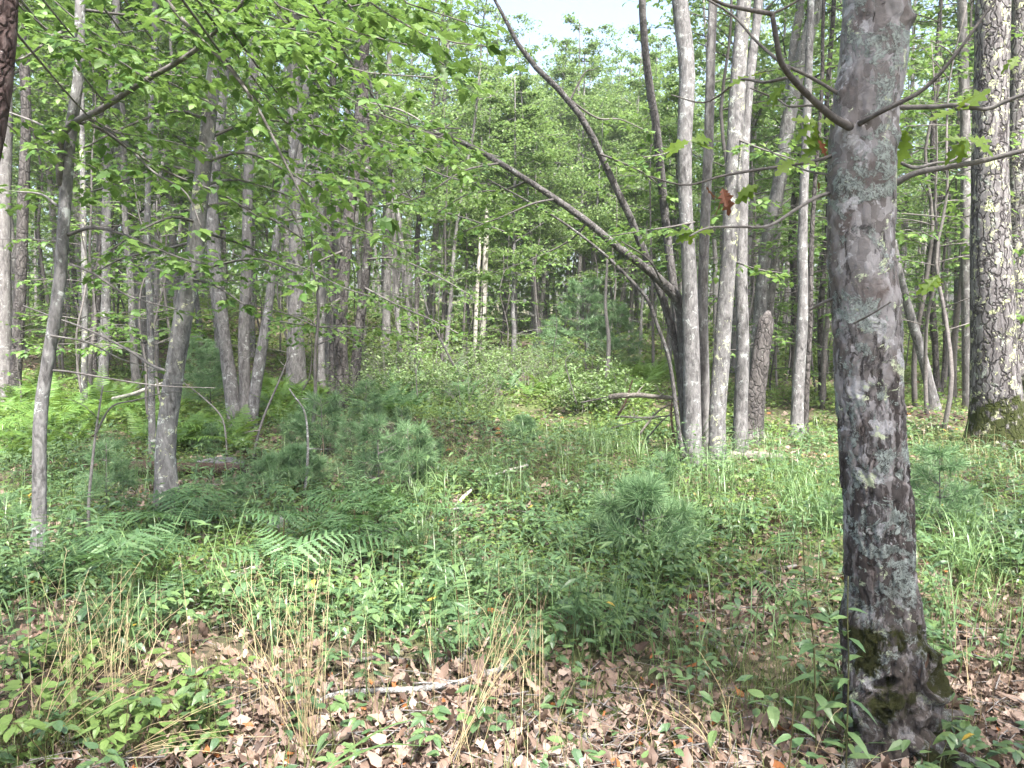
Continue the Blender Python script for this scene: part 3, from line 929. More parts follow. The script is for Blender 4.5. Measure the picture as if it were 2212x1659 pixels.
        V, Fs = wobble_tube(spq, np.linspace(r0, r1, 30), 14, .5, 18, k, 1)
        mb = MB(); mb.add(V, Fs); obj('root', mb.mesh('root', M['main_bark'], base), root)
    # branches
    def B(pts, w0, w1, mat='twig'):
        q = np.array([P(u, v, D + dd) for u, v, dd in pts])
        return add_branch(root, q, px2m(w0, D) / 2, px2m(w1, D) / 2, base, mat, 8)[1]
    B([(1838, 276, -.08), (1795, 250, -.15), (1735, 195, -.25), (1690, 140, -.35), (1678, 90, -.38), (1668, 30, -.4)], 17, 9)
    B([(1668, 30, -.4), (1610, 20, -.42), (1560, 8, -.45), (1520, -15, -.5)], 9, 5)
    B([(1668, 30, -.4), (1700, 15, -.42), (1745, -12, -.45)], 5, 3)
    B([(1705, 150, -.32), (1640, 95, -.1), (1585, 35, .0), (1530, 0, .05), (1480, -30, .1)], 7, 4)
    B([(1815, 205, .0), (1760, 172, .0), (1700, 142, -.05), (1690, 135, -.1)], 9, 5)
    B([(1700, 168, -.2), (1650, 178, -.1), (1600, 172, .0), (1555, 205, .1), (1515, 222, .15), (1450, 205, .2)], 7, 3)
    B([(1855, 268, -.1), (1900, 243, -.16), (1935, 226, -.2), (1985, 200, -.22), (2030, 160, -.25), (2085, 90, -.28), (2150, 0, -.3), (2180, -40, -.3)], 11, 4)
    B([(1930, 232, -.02), (2010, 231, -.05), (2080, 227, -.1), (2130, 236, -.1), (2170, 220, -.12), (2215, 202, -.15), (2290, 170, -.2)], 11, 7, 'pale_twig')
    B([(2085, 226, -.1), (2065, 235, -.1), (2110, 236, -.1)], 5, 3)
    B([(1925, 402, -.02), (1975, 375, -.08), (2040, 362, -.12), (2110, 350, -.16), (2212, 325, -.2), (2300, 305, -.25)], 14, 8, 'pale_twig')
    B([(1948, 352, .0), (1975, 363, .02), (2020, 352, .05), (2060, 345, .1), (2110, 300, .15)], 8, 3, 'pale_twig')
    B([(1800, 335, .0), (1770, 345, -.05), (1700, 358, -.1), (1640, 366, -.15), (1560, 380, -.15), (1480, 400, -.2), (1400, 380, -.2)], 9, 3)
    B([(1795, 416, .0), (1760, 428, -.05), (1715, 455, -.08), (1660, 488, -.1), (1600, 490, -.12), (1530, 492, -.15), (1490, 510, -.18)], 9, 4, 'pale_twig')
    B([(1800, 240, .05), (1755, 228, .05), (1705, 230, .05), (1680, 215, .1), (1620, 190, .12)], 6, 3)
    B([(1795, 378, .0), (1740, 368, .1), (1690, 342, .15), (1640, 310, .2)], 5, 2)
    B([(1845, 698, -.12), (1880, 680, -.2), (1915, 658, -.24), (1925, 652, -.25)], 5, 3)
    B([(1800, 645, .02), (1775, 655, .05), (1750, 670, .1)], 8, 4)
    # big thin oak leaves
    F = Foliage()
    def oak_tuft(u, v, dd, n, size, down=.0, seed=0):
        r = random.Random(seed)
        c = P(u, v, D + dd)
        for i in range(n):
            a = r.uniform(0, 6.28)
            y = unit([math.cos(a), math.sin(a) * .5, r.uniform(-.55, .35) - down])
            F.leaf(c, y, np.array([r.gauss(0, .5), -0.7 + r.gauss(0, .3), .7]), size * r.uniform(.6, .95))
    oak_tuft(2090, 300, -.2, 7, .12, .1, 1); oak_tuft(2070, 240, -.1, 3, .13, -.3, 2)
    oak_tuft(1790, 200, .05, 2, .14, -.4, 3); oak_tuft(1765, 262, .0, 4, .13, .2, 4); oak_tuft(1780, 300, .05, 4, .13, .35, 5)
    oak_tuft(1715, 345, -.1, 3, .12, .2, 6); oak_tuft(1700, 180, -.1, 3, .12, .0, 7); oak_tuft(1960, 285, .1, 4, .13, .2, 8)
    oak_tuft(1620, 165, .0, 2, .09, .1, 10); oak_tuft(1490, 305, -.2, 4, .11, .0, 11)
    oak_tuft(1640, 400, -.1, 3, .12, .3, 12); oak_tuft(2030, 598, -.1, 4, .10, .0, 13); oak_tuft(1500, 500, -.15, 4, .11, .1, 14)
    oak_tuft(2200, 120, -.1, 2, .09, .3, 16)
    pos, Y, N, S = F.arrays(); R = frames(Y, N, S)
    from mathutils import Matrix
    ms = leaf_meshes('oak', 'oak_leaf')
    for i in range(len(pos)):
        mt = np.eye(4); mt[:3, :3] = R[i]; mt[:3, 3] = pos[i] - base
        o = obj('leaf', ms[i % 3], root); o.matrix_local = Matrix(mt.tolist())
    F2 = Foliage(); F = F2
    oak_tuft(1560, 405, -.14, 4, .11, 1.6, 21); oak_tuft(1525, 400, -.14, 2, .10, 1.6, 22); oak_tuft(1765, 300, -.0, 1, .09, 1.5, 23); oak_tuft(1768, 392, .0, 1, .06, 1.8, 24)
    pos, Y, N, S = F2.arrays(); R = frames(Y, N, S)
    ms = leaf_meshes('oak', 'brown_leaf')
    for i in range(len(pos)):
        mt = np.eye(4); mt[:3, :3] = R[i]; mt[:3, 3] = pos[i] - base
        o = obj('leaf', ms[i % 3], root, label='withered brown oak leaf'); o.matrix_local = Matrix(mt.tolist())
    # knots of old limbs left by shedding
    add_crown(root, base, sp[-1][:3] + np.array([.3, .2, 8.0]), 2, 1.0, 1.0, 8)
    return root
oak = main_oak()

def simple_tree(name, label, stems, d, mats, group=None, n=16, crowns=True, flare=1.35, top=9.5, amp=.25, cat='tree', crown_scale=.8):
    first = stem_path(stems[0], d)
    base = np.array([first[0][0], first[0][1], hz(first[0][0], first[0][1])])
    root = thing(name, label, cat, base, group)
    sps = []
    for k, st in enumerate(stems):
        full = st[-1][1] < 60
        sp = stem_path(st, d, top if full else None)
        # keep the foot on the ground
        if abs(sp[0][2] - base[2]) < .8:
            sp[0][2] = hz(sp[0][0], sp[0][1])
        add_trunk(root, sp, base, mats[k % len(mats)], n, amp, flare=flare)
        if full and crowns and k < 1:
            add_crown(root, base, sp[-1][:3], (k + len(label)) % 6, crown_scale, k * 2.1 + len(label), 6.5)
        sps.append(sp)
    return root, base, sps

def D_of(u, v): return float(G(u, v)[1])

# --- slim sapling-like maple at the side with the arching limb
d2 = D_of(78, 1245)
slim, slim_b, slim_s = simple_tree('maple_tree', 'slim smooth grey maple with one dark limb arching out over the ferns', [[
    (77, 1250, 30), (80, 1206, 29), (85, 1106, 29), (85, 986, 28), (88, 886, 27), (100, 803, 26), (113, 720, 25), (128, 620, 25), (133, 553, 25), (143, 400, 25), (150, 300, 25), (163, 217, 22), (172, 133, 20), (173, 0, 19)]],
    d2, ['maple_bark'], n=20, amp=.12, crowns=True, top=7.5, flare=1.15, crown_scale=.7)
def PB(pts, d): return np.array([P(p[0], p[1], d + (p[2] if len(p) > 2 else 0)) for p in pts])
SL = Foliage()
def leafy(root, base, F, pts, d, w0, w1, mat='twig', **kw):
    q = PB(pts, d)
    _, sp = add_branch(root, q, px2m(w0, d) / 2, px2m(w1, d) / 2, base, mat, 7)
    spray(F, sp, px2m(w1, d) / 2, wood=False, **kw)
    return sp
leafy(slim, slim_b, SL, [(131, 400, -.02), (128, 350, -.05), (135, 290, -.08), (160, 264, -.1), (220, 235, -.2), (300, 182, -.3), (390, 130, -.35), (440, 92, -.4), (490, 42, -.45), (535, -8, -.5), (600, -80, -.6)], d2, 15, 7, leaf=.09, twig_gap=.12, twig_len=.7, start=.3)
leafy(slim, slim_b, SL, [(145, 508, 0), (200, 492, -.1), (270, 508, -.2), (370, 550, -.3), (430, 570, -.4)], d2, 8, 3, leaf=.085, twig_gap=.10, twig_len=.5, start=.3)
leafy(slim, slim_b, SL, [(160, 262, -.1), (220, 280, 0), (290, 330, .2), (380, 380, .4), (480, 420, .6), (560, 470, .8)], d2, 8, 3, leaf=.085, twig_gap=.10, twig_len=.6, start=.3)
leafy(slim, slim_b, SL, [(190, 255, -.1), (260, 300, -.2), (330, 370, -.4), (400, 415, -.5), (435, 490, -.6)], d2, 7, 2.5, leaf=.085, twig_gap=.10, twig_len=.5, start=.3)
leafy(slim, slim_b, SL, [(128, 295, 0), (90, 270, .1), (40, 250, .2), (10, 240, .3)], d2, 6, 3, 'pale_twig', leaf=.085, twig_gap=.15, twig_len=.4, start=.4)
leafy(slim, slim_b, SL, [(150, 570, 0), (200, 590, -.1), (280, 640, -.2), (380, 668, -.3)], d2, 6, 3, leaf=.08, twig_gap=.3, twig_len=.3, start=.6)
leafy(slim, slim_b, SL, [(125, 445, 0), (90, 420, .2), (40, 414, .3), (0, 410, .4)], d2, 6, 3, 'pale_twig', leaf=.085, twig_gap=.12, twig_len=.5, start=.1)
leafy(slim, slim_b, SL, [(172, 130, 0), (230, 150, .4), (320, 160, .8), (430, 210, 1.1), (520, 260, 1.4)], d2, 7, 2.5, leaf=.09, twig_gap=.11, twig_len=.7, start=.1)
leafy(slim, slim_b, SL, [(173, 60, 0), (120, 75, -.2), (60, 120, -.4), (-20, 150, -.6)], d2, 7, 2.5, leaf=.09, twig_gap=.11, twig_len=.6, start=.1)
leafy(slim, slim_b, SL, [(173, 20, 0), (250, 30, .2), (340, 40, .3), (450, 90, .4)], d2, 7, 2.5, leaf=.09, twig_gap=.11, twig_len=.7, start=.1)
leafy(slim, slim_b, SL, [(110, 725, 0), (190, 740, .1), (260, 775, .3), (340, 800, .5)], d2 - .05, 5, 2, 'pale_twig', leaf=.06, twig_gap=1.0, twig_len=.1, start=.9)
add_branch(slim, PB([(115, 800, -.03), (150, 803, -.1), (220, 815, -.2), (300, 828, -.3), (370, 835, -.4), (465, 838, -.5)], d2), .007, .002, slim_b, 'twig')
emit_leaves(slim, SL, 'maple', 'maple_leaf', 240, slim_b)

# --- dark trunk cut by the frame's corner, owner of the long drooping limbs
CT = Foliage()
dc = 3.1
corner, corner_b, corner_s = simple_tree('maple_tree', 'dark reddish leaning maple trunk whose long limb droops among maple leaves', [[
    (-420, 1560, 95), (-300, 1200, 90), (-170, 800, 82), (-60, 420, 74), (-18, 200, 68), (-2, 60, 64), (0, 0, 64)]], dc, ['red_bark'], n=24, amp=.4, top=8, flare=1.2)
top_c = corner_s[0][np.argmin(abs(corner_s[0][:, 2] - 4.4))][:3]
_, sp = add_branch(corner, np.vstack([top_c, P(180, -260, 3.5), P(290, -90, 3.9), PB([(355, -5), (400, 50), (440, 92), (500, 152), (560, 240), (610, 340), (640, 400), (662, 450), (675, 530), (670, 600)], 4.2)]), .022, .003, corner_b, 'twig', 7, samp=50)
spray(CT, sp, .004, wood=True, leaf=.088, twig_gap=.10, twig_len=.75, start=.35)
for pts, dd in (([(635, 375), (700, 385), (770, 410), (840, 470)], 4.2), ([(500, 152), (600, 170), (700, 240), (800, 300), (860, 330)], 4.3), ([(440, 92), (560, 90), (700, 60), (800, 40)], 4.0)):
    q = smooth_path(PB(pts, dd), 16)
    spray(CT, q, .005, leaf=.088, twig_gap=.10, twig_len=.6, start=.1)
emit_leaves(corner, CT, 'maple', 'maple_leaf', 150, corner_b)

# --- overhanging maple whose limbs come in from above
dm = 4.6
OM = Foliage()
ov_base = np.array([-1.55, -1.2, hz(-1.55, -1.2)])
over = thing('maple_tree', 'maple whose leafy limbs hang in from above over the clearing', 'tree', ov_base)
pth = smooth_path(np.array([[-1.55, -1.2, ov_base[2], .11], [-1.5, -1.1, 2, .10], [-1.3, -.9, 5, .085], [-1.25, -.7, 8.5, .05]]), 30)
add_trunk(over, pth, ov_base, 'maple_bark')
def oh(pts, d, start=.15, w=9, **kw):
    q = PB(pts, d)
    j = pth[np.argmin(abs(pth[:, 2] - max(q[0][2] - .4, 3.2)))][:3]
    mid = (q[0] + j) / 2 + np.array([0, 0, .25])
    _, sp = add_branch(over, np.vstack([j, mid, q]), .016, .003, ov_base, 'twig', 6, samp=40)
    k = int(np.argmin(np.linalg.norm(sp - q[0], axis=1)))
    spray(OM, sp[max(k - 2, 0):], .004, wood=False, start=start, **kw)
oh([(700, -40), (790, 0), (870, 50), (940, 85), (1010, 95), (1050, 100)], 3.6, .05, leaf=.085, twig_gap=.085, twig_len=.42)
oh([(560, -30), (700, 40), (800, 80), (900, 100), (960, 140)], 3.9, .05, leaf=.088, twig_gap=.085, twig_len=.5)
oh([(520, 10), (640, 90), (760, 150), (900, 165), (1000, 170)], 4.6, .05, leaf=.088, twig_gap=.085, twig_len=.55)
oh([(430, -60), (560, 60), (700, 180), (830, 250), (960, 300)], 5.0, .1, leaf=.09, twig_gap=.09, twig_len=.6)
oh([(820, -60), (900, 10), (980, 40), (1040, 60)], 3.9, .05, leaf=.085, twig_gap=.085, twig_len=.45)
oh([(300, -60), (420, 20), (540, 60), (640, 120), (700, 200)], 4.4, .05, leaf=.09, twig_gap=.09, twig_len=.6)
oh([(60, -60), (140, 20), (230, 90), (320, 110), (400, 180)], 5.2, .05, leaf=.09, twig_gap=.09, twig_len=.6)
rs = random.Random(77)
for k in range(26):
    u0 = rs.uniform(-60, 860); v0 = rs.uniform(-60, 60) if k < 10 else rs.uniform(0, 330); dd = rs.uniform(4.2, 7.5)
    du = rs.uniform(140, 300); dv = rs.uniform(10, 130)
    oh([(u0, v0 - 30), (u0 + du * .35, v0 + dv * .2), (u0 + du * .7, v0 + dv * .55), (u0 + du, v0 + dv)], dd, .05, leaf=.09, twig_gap=.095, twig_len=.6)
emit_leaves(over, OM, 'maple', 'maple_leaf', 200, ov_base)

# --- leaning trunk with bowed foot
d3 = D_of(365, 1110)
lean, lean_b, lean_s = simple_tree('maple_tree', 'stout grey bowed trunk leaning up from the leaf litter behind the ferns', [[
    (368, 1112, 62), (361, 1070, 50), (356, 1020, 45), (359, 960, 42), (364, 900, 40), (377, 803, 39), (393, 703, 39), (407, 620, 37), (420, 553, 35), (432, 433, 34), (444, 330, 33), (457, 200, 31), (466, 133, 29), (478, 0, 27)]],
    d3, ['lichen_bark'], n=26, amp=.25, flare=1.25)
LF = Foliage()
# bare dead limb lying across
for pts, w in (([(50, 660, .3), (110, 683, .3), (190, 712, .25), (270, 752, .2), (330, 790, .1), (362, 802, 0)], 7), ([(395, 830, -.1), (350, 828, 0), (400, 820, .1)], 5)):
    add_branch(lean, PB(pts, d3), px2m(w * .5, d3) / 2, px2m(w, d3) / 2, lean_b, 'pale_twig')
for k, pts in enumerate(([(430, 450), (500, 440, .2), (580, 470, .4), (660, 520, .7)], [(440, 350), (530, 330, -.2), (620, 370, -.5), (700, 420, -.8)], [(425, 480), (370, 470, -.3), (300, 500, -.5), (240, 540, -.6)],
                         [(445, 300), (560, 260, .2), (680, 280, .3), (760, 330, .3)], [(410, 600), (470, 620, -.3), (530, 660, -.4)], [(412, 590), (480, 570, -.5), (560, 560, -.8), (640, 590, -1)], [(440, 380), (360, 360, .2), (270, 390, .4), (180, 420, .6)], [(428, 500), (500, 520, .5), (600, 560, 1.0)], [(425, 520), (350, 540, .3), (260, 560, .6), (190, 600, .8)], [(436, 400), (520, 390, .6), (640, 430, 1.2), (720, 480, 1.5)], [(450, 260), (380, 240, -.3), (280, 270, -.6), (180, 320, -.8)])):
    leafy(lean, lean_b, LF, pts, d3, 7, 3, leaf=.085, twig_gap=.12, twig_len=.6, start=.1)
emit_leaves(lean, LF, 'maple', 'maple_leaf', 120, lean_b)

# --- three-stemmed clump on the side of the ferns
d4 = D_of(522, 930)
cl, cl_b, cl_s = simple_tree('maple_tree', 'three grey maple stems fanning from one root beside a pale fallen branch', [
    [(511, 932, 34), (507, 900, 32), (497, 820, 31), (490, 770, 28), (483, 720, 27), (473, 636, 27), (463, 553, 27), (458, 430, 25), (470, 300, 23), (485, 150, 21), (500, 0, 18)],
    [(531, 925, 28), (530, 886, 25), (527, 753, 25), (530, 653, 24), (533, 553, 22), (536, 400, 21), (545, 200, 19), (550, 0, 17)],
    [(541, 928, 24), (550, 853, 25), (563, 770, 24), (577, 686, 20), (587, 603, 17), (593, 553, 17), (610, 430, 17), (633, 333, 16), (660, 200, 16), (690, 117, 14), (715, 0, 12)]],
    d4, ['maple_bark', 'far_bark', 'maple_bark'], n=18, flare=1.2)
CF = Foliage()
for pts in ([(590, 560), (660, 580, -.5), (740, 620, -1), (800, 640, -1.2)], [(600, 480), (690, 470, -.5), (790, 500, -.9), (880, 540, -1.2)], [(575, 690), (640, 700, -.6), (720, 710, -1), (770, 740, -1.2)], [(620, 380), (720, 380, -.5), (820, 400, -1), (910, 440, -1.4)]):
    leafy(cl, cl_b, CF, pts, d4, 5, 2, leaf=.095, twig_gap=.14, twig_len=.75, start=.1)
emit_leaves(cl, CF, 'maple', 'maple_leaf', 60, cl_b)

# --- dark clump in the middle distance
d5 = D_of(748, 890)
dk, dk_b, dk_s = simple_tree('maple_tree', 'dark twin trunk with flaking bark at the edge of the fern hollow', [
    [(742, 892, 36), (738, 800, 31), (735, 700, 30), (745, 553, 27), (762, 400, 25), (776, 250, 22), (783, 160, 16), (790, 20, 13)],
    [(760, 890, 22), (768, 800, 22), (777, 700, 21), (790, 600, 18), (797, 480, 17), (792, 300, 15), (789, 150, 13), (800, 10, 12)]],
    d5, ['dark_bark'], n=16, flare=1.3)
DF = Foliage()
for pts in ([(780, 300), (860, 330, -.6), (960, 380, -1.2), (1060, 400, -1.6)], [(790, 560), (860, 560, -.8), (950, 600, -1.4), (1020, 640, -1.8)], [(745, 540), (680, 570, -.8), (620, 620, -1.2)], [(785, 620), (860, 660, -1), (930, 690, -1.5), (990, 720, -2)],
            [(780, 220), (870, 240, -.8), (970, 300, -1.5), (1080, 340, -2.2)], [(795, 450), (880, 440, -.8), (1000, 470, -1.6), (1090, 500, -2.2)], [(740, 640), (690, 680, -.8), (640, 740, -1.2)]):
    leafy(dk, dk_b, DF, pts, d5, 5, 2, leaf=.10, twig_gap=.14, twig_len=.85, start=.1)
emit_leaves(dk, DF, 'maple', 'maple_leaf', 60, dk_b)

# --- the clump right of the clearing, with the arching stem
d6 = D_of(1510, 1015)
rc, rc_b, rc_s = simple_tree('maple_tree', 'clump of tall lichened maple stems, one bowing in an arch over the clearing', [
    [(1503, 1016, 46), (1497, 986, 40), (1495, 853, 38), (1492, 720, 35), (1489, 586, 31), (1482, 467, 29), (1479, 300, 31), (1484, 150, 33), (1468, 0, 33)],
    [(1548, 1016, 42), (1550, 940, 36), (1550, 886, 37), (1560, 753, 36), (1568, 636, 34), (1575, 553, 33), (1579, 480, 35), (1586, 333, 34), (1592, 200, 33), (1602, 67, 30), (1608, 0, 29)],
    [(1522, 975, 26, .5), (1520, 800, 24, .5), (1518, 650, 22, .5), (1522, 500, 21, .5), (1531, 300, 20, .5), (1536, 100, 19, .5), (1540, 0, 18, .5)],
    [(1600, 965, 34, .9), (1600, 880, 30, .9), (1605, 750, 28, .9), (1601, 600, 26, .9), (1606, 400, 22, .9), (1612, 250, 20, .9), (1628, 100, 18, .9), (1640, 0, 17, .9)],
    [(1488, 995, 30, .25), (1482, 850, 30, .25), (1478, 720, 30, .25), (1466, 652, 25, .2), (1430, 610, 21, .1), (1390, 575, 18), (1330, 530, 16), (1270, 480, 15), (1200, 430, 14), (1140, 390, 12), (1080, 352, 12), (1020, 318, 11), (960, 292, 8), (900, 284, 8), (830, 256, 5)],
    [(1478, 1000, 11, -.15), (1467, 936, 10, -.15), (1447, 786, 8, -.15), (1420, 703, 8, -.15), (1400, 650, 8, -.15), (1370, 613, 7, -.1), (1303, 547, 6), (1220, 483, 5), (1137, 433, 4), (1053, 387, 3)],
    [(1484, 1000, 20, .35), (1478, 900, 18, .35), (1462, 760, 17, .35), (1430, 640, 16, .35), (1387, 533, 16, .3), (1353, 450, 15, .3), (1327, 400, 15, .2), (1297, 333, 14, .2), (1270, 277, 14), (1227, 213, 13), (1170, 160, 12), (1137, 117, 11), (1103, 73, 9), (1087, 33, 8), (1067, 0, 7), (1050, -60, 4)],
    [(1492, 990, 22, .6), (1480, 850, 20, .6), (1465, 700, 19, .6), (1450, 580, 18, .6), (1440, 500, 18, .6), (1427, 367, 18, .6), (1417, 267, 17, .6), (1400, 167, 16, .6), (1387, 0, 15, .6)]],
    d6, ['maple_bark', 'lichen_bark', 'far_bark', 'maple_bark', 'arch_bark', 'arch_bark', 'arch_bark', 'arch_bark'], n=20, flare=1.12, amp=.18, crown_scale=.42, top=11.5)
RF = Foliage()
for pts, dl in (([(1500, 480), (1450, 490, -.3), (1380, 500, -.5), (1320, 510, -.6)], .1), ([(1430, 610), (1400, 560, -.3), (1340, 520, -.4)], .3), ([(1200, 430), (1150, 440, -.2), (1080, 470, -.4), (1000, 500, -.5)], .1), ([(1080, 352), (1000, 370, -.3), (920, 420, -.5), (860, 440, -.5)], .1),
                ([(1140, 390), (1090, 410, .4), (1010, 420, .7), (930, 470, .9)], .1), ([(960, 292), (900, 310, -.2), (830, 330, -.3), (760, 340, -.3)], .1), ([(1270, 480), (1230, 520, .3), (1150, 560, .5), (1060, 590, .7)], .1), ([(1590, 300), (1640, 320, -.4), (1700, 340, -.6), (1760, 360, -.6)], .1),
                ([(1575, 560), (1630, 580, .4), (1690, 590, .6)], .1), ([(1480, 300), (1440, 330, -.2), (1390, 340, -.4)], .1), ([(1330, 530), (1300, 500, .4), (1240, 470, .6)], .1), ([(1297, 333), (1340, 350, .2), (1400, 380, .4), (1440, 420, .5)], .1), ([(1227, 213), (1290, 255, .2), (1340, 258, .3), (1400, 285, .4)], .4)):
    leafy(rc, rc_b, RF, pts, d6, 5, 2, leaf=.09, twig_gap=.13, twig_len=.6, start=dl)
add_branch(rc, PB([(1232, 216), (1250, 180), (1265, 155), (1285, 150)], d6), .012, .004, rc_b)
for k in range(16):
    a = np.array([random.uniform(840, 1000), random.uniform(270, 330)])
    add_branch(rc, PB([(a[0], a[1]), (a[0] - random.uniform(40, 110), a[1] + random.uniform(-60, 30), random.uniform(-.3, .3)), (a[0] - random.uniform(120, 230), a[1] + random.uniform(-90, 90), random.uniform(-.5, .5))], d6), .007, .002, rc_b, 'twig', 4, 'twig', 8)
emit_leaves(rc, RF, 'maple', 'maple_leaf', 80, rc_b)

# --- broken snag, other single trunks
ds = D_of(1622, 955)
sn, sn_b, sn_s = simple_tree('dead_tree', 'dark broken-off dead trunk with a jagged top behind the lichened clump', [
    [(1618, 958, 54), (1624, 900, 46), (1632, 840, 42), (1642, 786, 40), (1652, 720, 36), (1656, 692, 30), (1660, 672, 9)]], ds, ['dark_bark'], n=22, amp=.7, crowns=False, flare=1.3)
dh = D_of(1722, 945)
st_, st_b, _ = simple_tree('maple_tree', 'thin grey trunk with bare orange scar, standing alone in fine grass', [
    [(1720, 948, 30), (1722, 900, 26), (1725, 820, 25), (1732, 720, 23), (1735, 620, 21), (1733, 540, 21), (1737, 400, 18), (1745, 200, 16), (1752, 0, 14)],
    [(1738, 944, 14, .2), (1743, 820, 12, .2), (1750, 700, 11, .2), (1752, 560, 10, .2), (1760, 400, 9, .2), (1775, 200, 8, .2), (1780, 0, 7, .2)]], dh, ['maple_bark', 'dark_bark'], n=16)
df = D_of(1630, 905) + 1.0
fw, _, _ = simple_tree('maple_tree', 'pair of pale trunks sweeping apart above the broken snag', [
    [(1625, 900, 30), (1640, 700, 27), (1655, 533, 27), (1672, 450, 28), (1688, 367, 29), (1708, 233, 29), (1738, 100, 28), (1768, 0, 27)],
    [(1640, 880, 20, .4), (1668, 600, 19, .4), (1690, 350, 18, .4), (1705, 200, 18, .4), (1715, 100, 18, .4), (1730, 0, 17, .4)]], df, ['maple_bark', 'far_bark'], n=16)
d11 = D_of(2150, 985)
ro, ro_b, ro_s = simple_tree('oak_tree', 'massive oak with deeply ridged bark, yellow lichen and flaring mossy foot', [
    [(2160, 995, 150), (2157, 950, 128), (2155, 905, 112), (2152, 853, 102), (2148, 780, 92), (2145, 720, 86), (2143, 640, 81), (2141, 553, 78), (2138, 400, 70), (2140, 250, 67), (2143, 120, 66), (2145, 0, 65)]], d11, ['oak_bark'], n=48, amp=.16, flare=1.25, crown_scale=1.0)
simple_tree('oak_tree', 'ridged trunk standing close behind the massive oak', [[(2205, 800, 52), (2200, 700, 46), (2196, 553, 42), (2198, 400, 40), (2200, 200, 38), (2205, 0, 36)]], d11 + 3.5, ['oak_bark'], n=24)
simple_tree('maple_tree', 'straight dark trunk in front of a short pink log near the massive oak', [[(2097, 892, 28), (2092, 800, 25), (2090, 650, 24), (2088, 553, 23), (2086, 300, 20), (2078, 0, 18)]], D_of(2095, 892), ['far_bark'], n=16)
simple_tree('maple_tree', 'thin trunk tilted sharply away from the grey oak over mossy ground', [[(2018, 882, 23), (2005, 820, 21), (1988, 753, 20), (1968, 686, 18), (1945, 600, 16), (1930, 520, 14), (1915, 420, 12), (1900, 300, 11), (1890, 50, 9)]], D_of(2018, 882), ['maple_bark'], n=14)
simple_tree('maple_tree', 'two slender dark stems rising beside the sharply tilted trunk', [[(2025, 862, 14), (2020, 750, 13), (2014, 636, 13), (2022, 500, 12), (2015, 300, 11), (2030, 40, 9)], [(2033, 866, 7, .2), (2040, 740, 6, .2), (2036, 600, 6, .2), (2050, 450, 5, .2)]], D_of(2022, 862), ['dark_bark'], n=12)
simple_tree('maple_tree', 'slender twisted trunk with bare roots behind the grey oak', [[(1778, 868, 18), (1775, 820, 14), (1772, 700, 13), (1778, 600, 12), (1790, 450, 11), (1785, 250, 10), (1800, 30, 9)]], D_of(1778, 868), ['dark_bark'], n=12)
# straight poles in the dense wood over the fern bed
for u, v, w, lab, mt, ux in ((8, 868, 34, 'grey trunk paired with a darker one at the top of the fern bed', 'far_bark', 4), (30, 868, 24, 'dark trunk leaning against its grey neighbour above the fern bed', 'dark_bark', 48),
                          (182, 905, 13, 'thin pale pole rising from the far edge of the ferns', 'lichen_bark', 178), (222, 850, 20, 'speckled grey trunk leaning slightly behind the thin pale pole', 'maple_bark', 232),
                          (330, 985, 14, 'slender pole tree growing just behind the stout bowed trunk', 'lichen_bark', 322), (695, 845, 16, 'reddish grey trunk behind the dwarf pines', 'far_bark', 690), (720, 862, 17, 'dark straight trunk touching the twin trunk', 'dark_bark', 712)):
    d = D_of(u, v)
    simple_tree('pole_tree', lab, [[(u, v, w * 1.15), (u + (ux - u) * .2, v - 60, w), (u + (ux - u) * .5 + random.uniform(-4, 4), v * .75, w * .95), (ux + random.uniform(-4, 4), v * .5, w * .9), (ux + random.uniform(-8, 12), v * .25, w * .8), (ux + random.uniform(-10, 20), 0, w * .75)]], d, [mt], n=14, crowns=True, amp=.15)

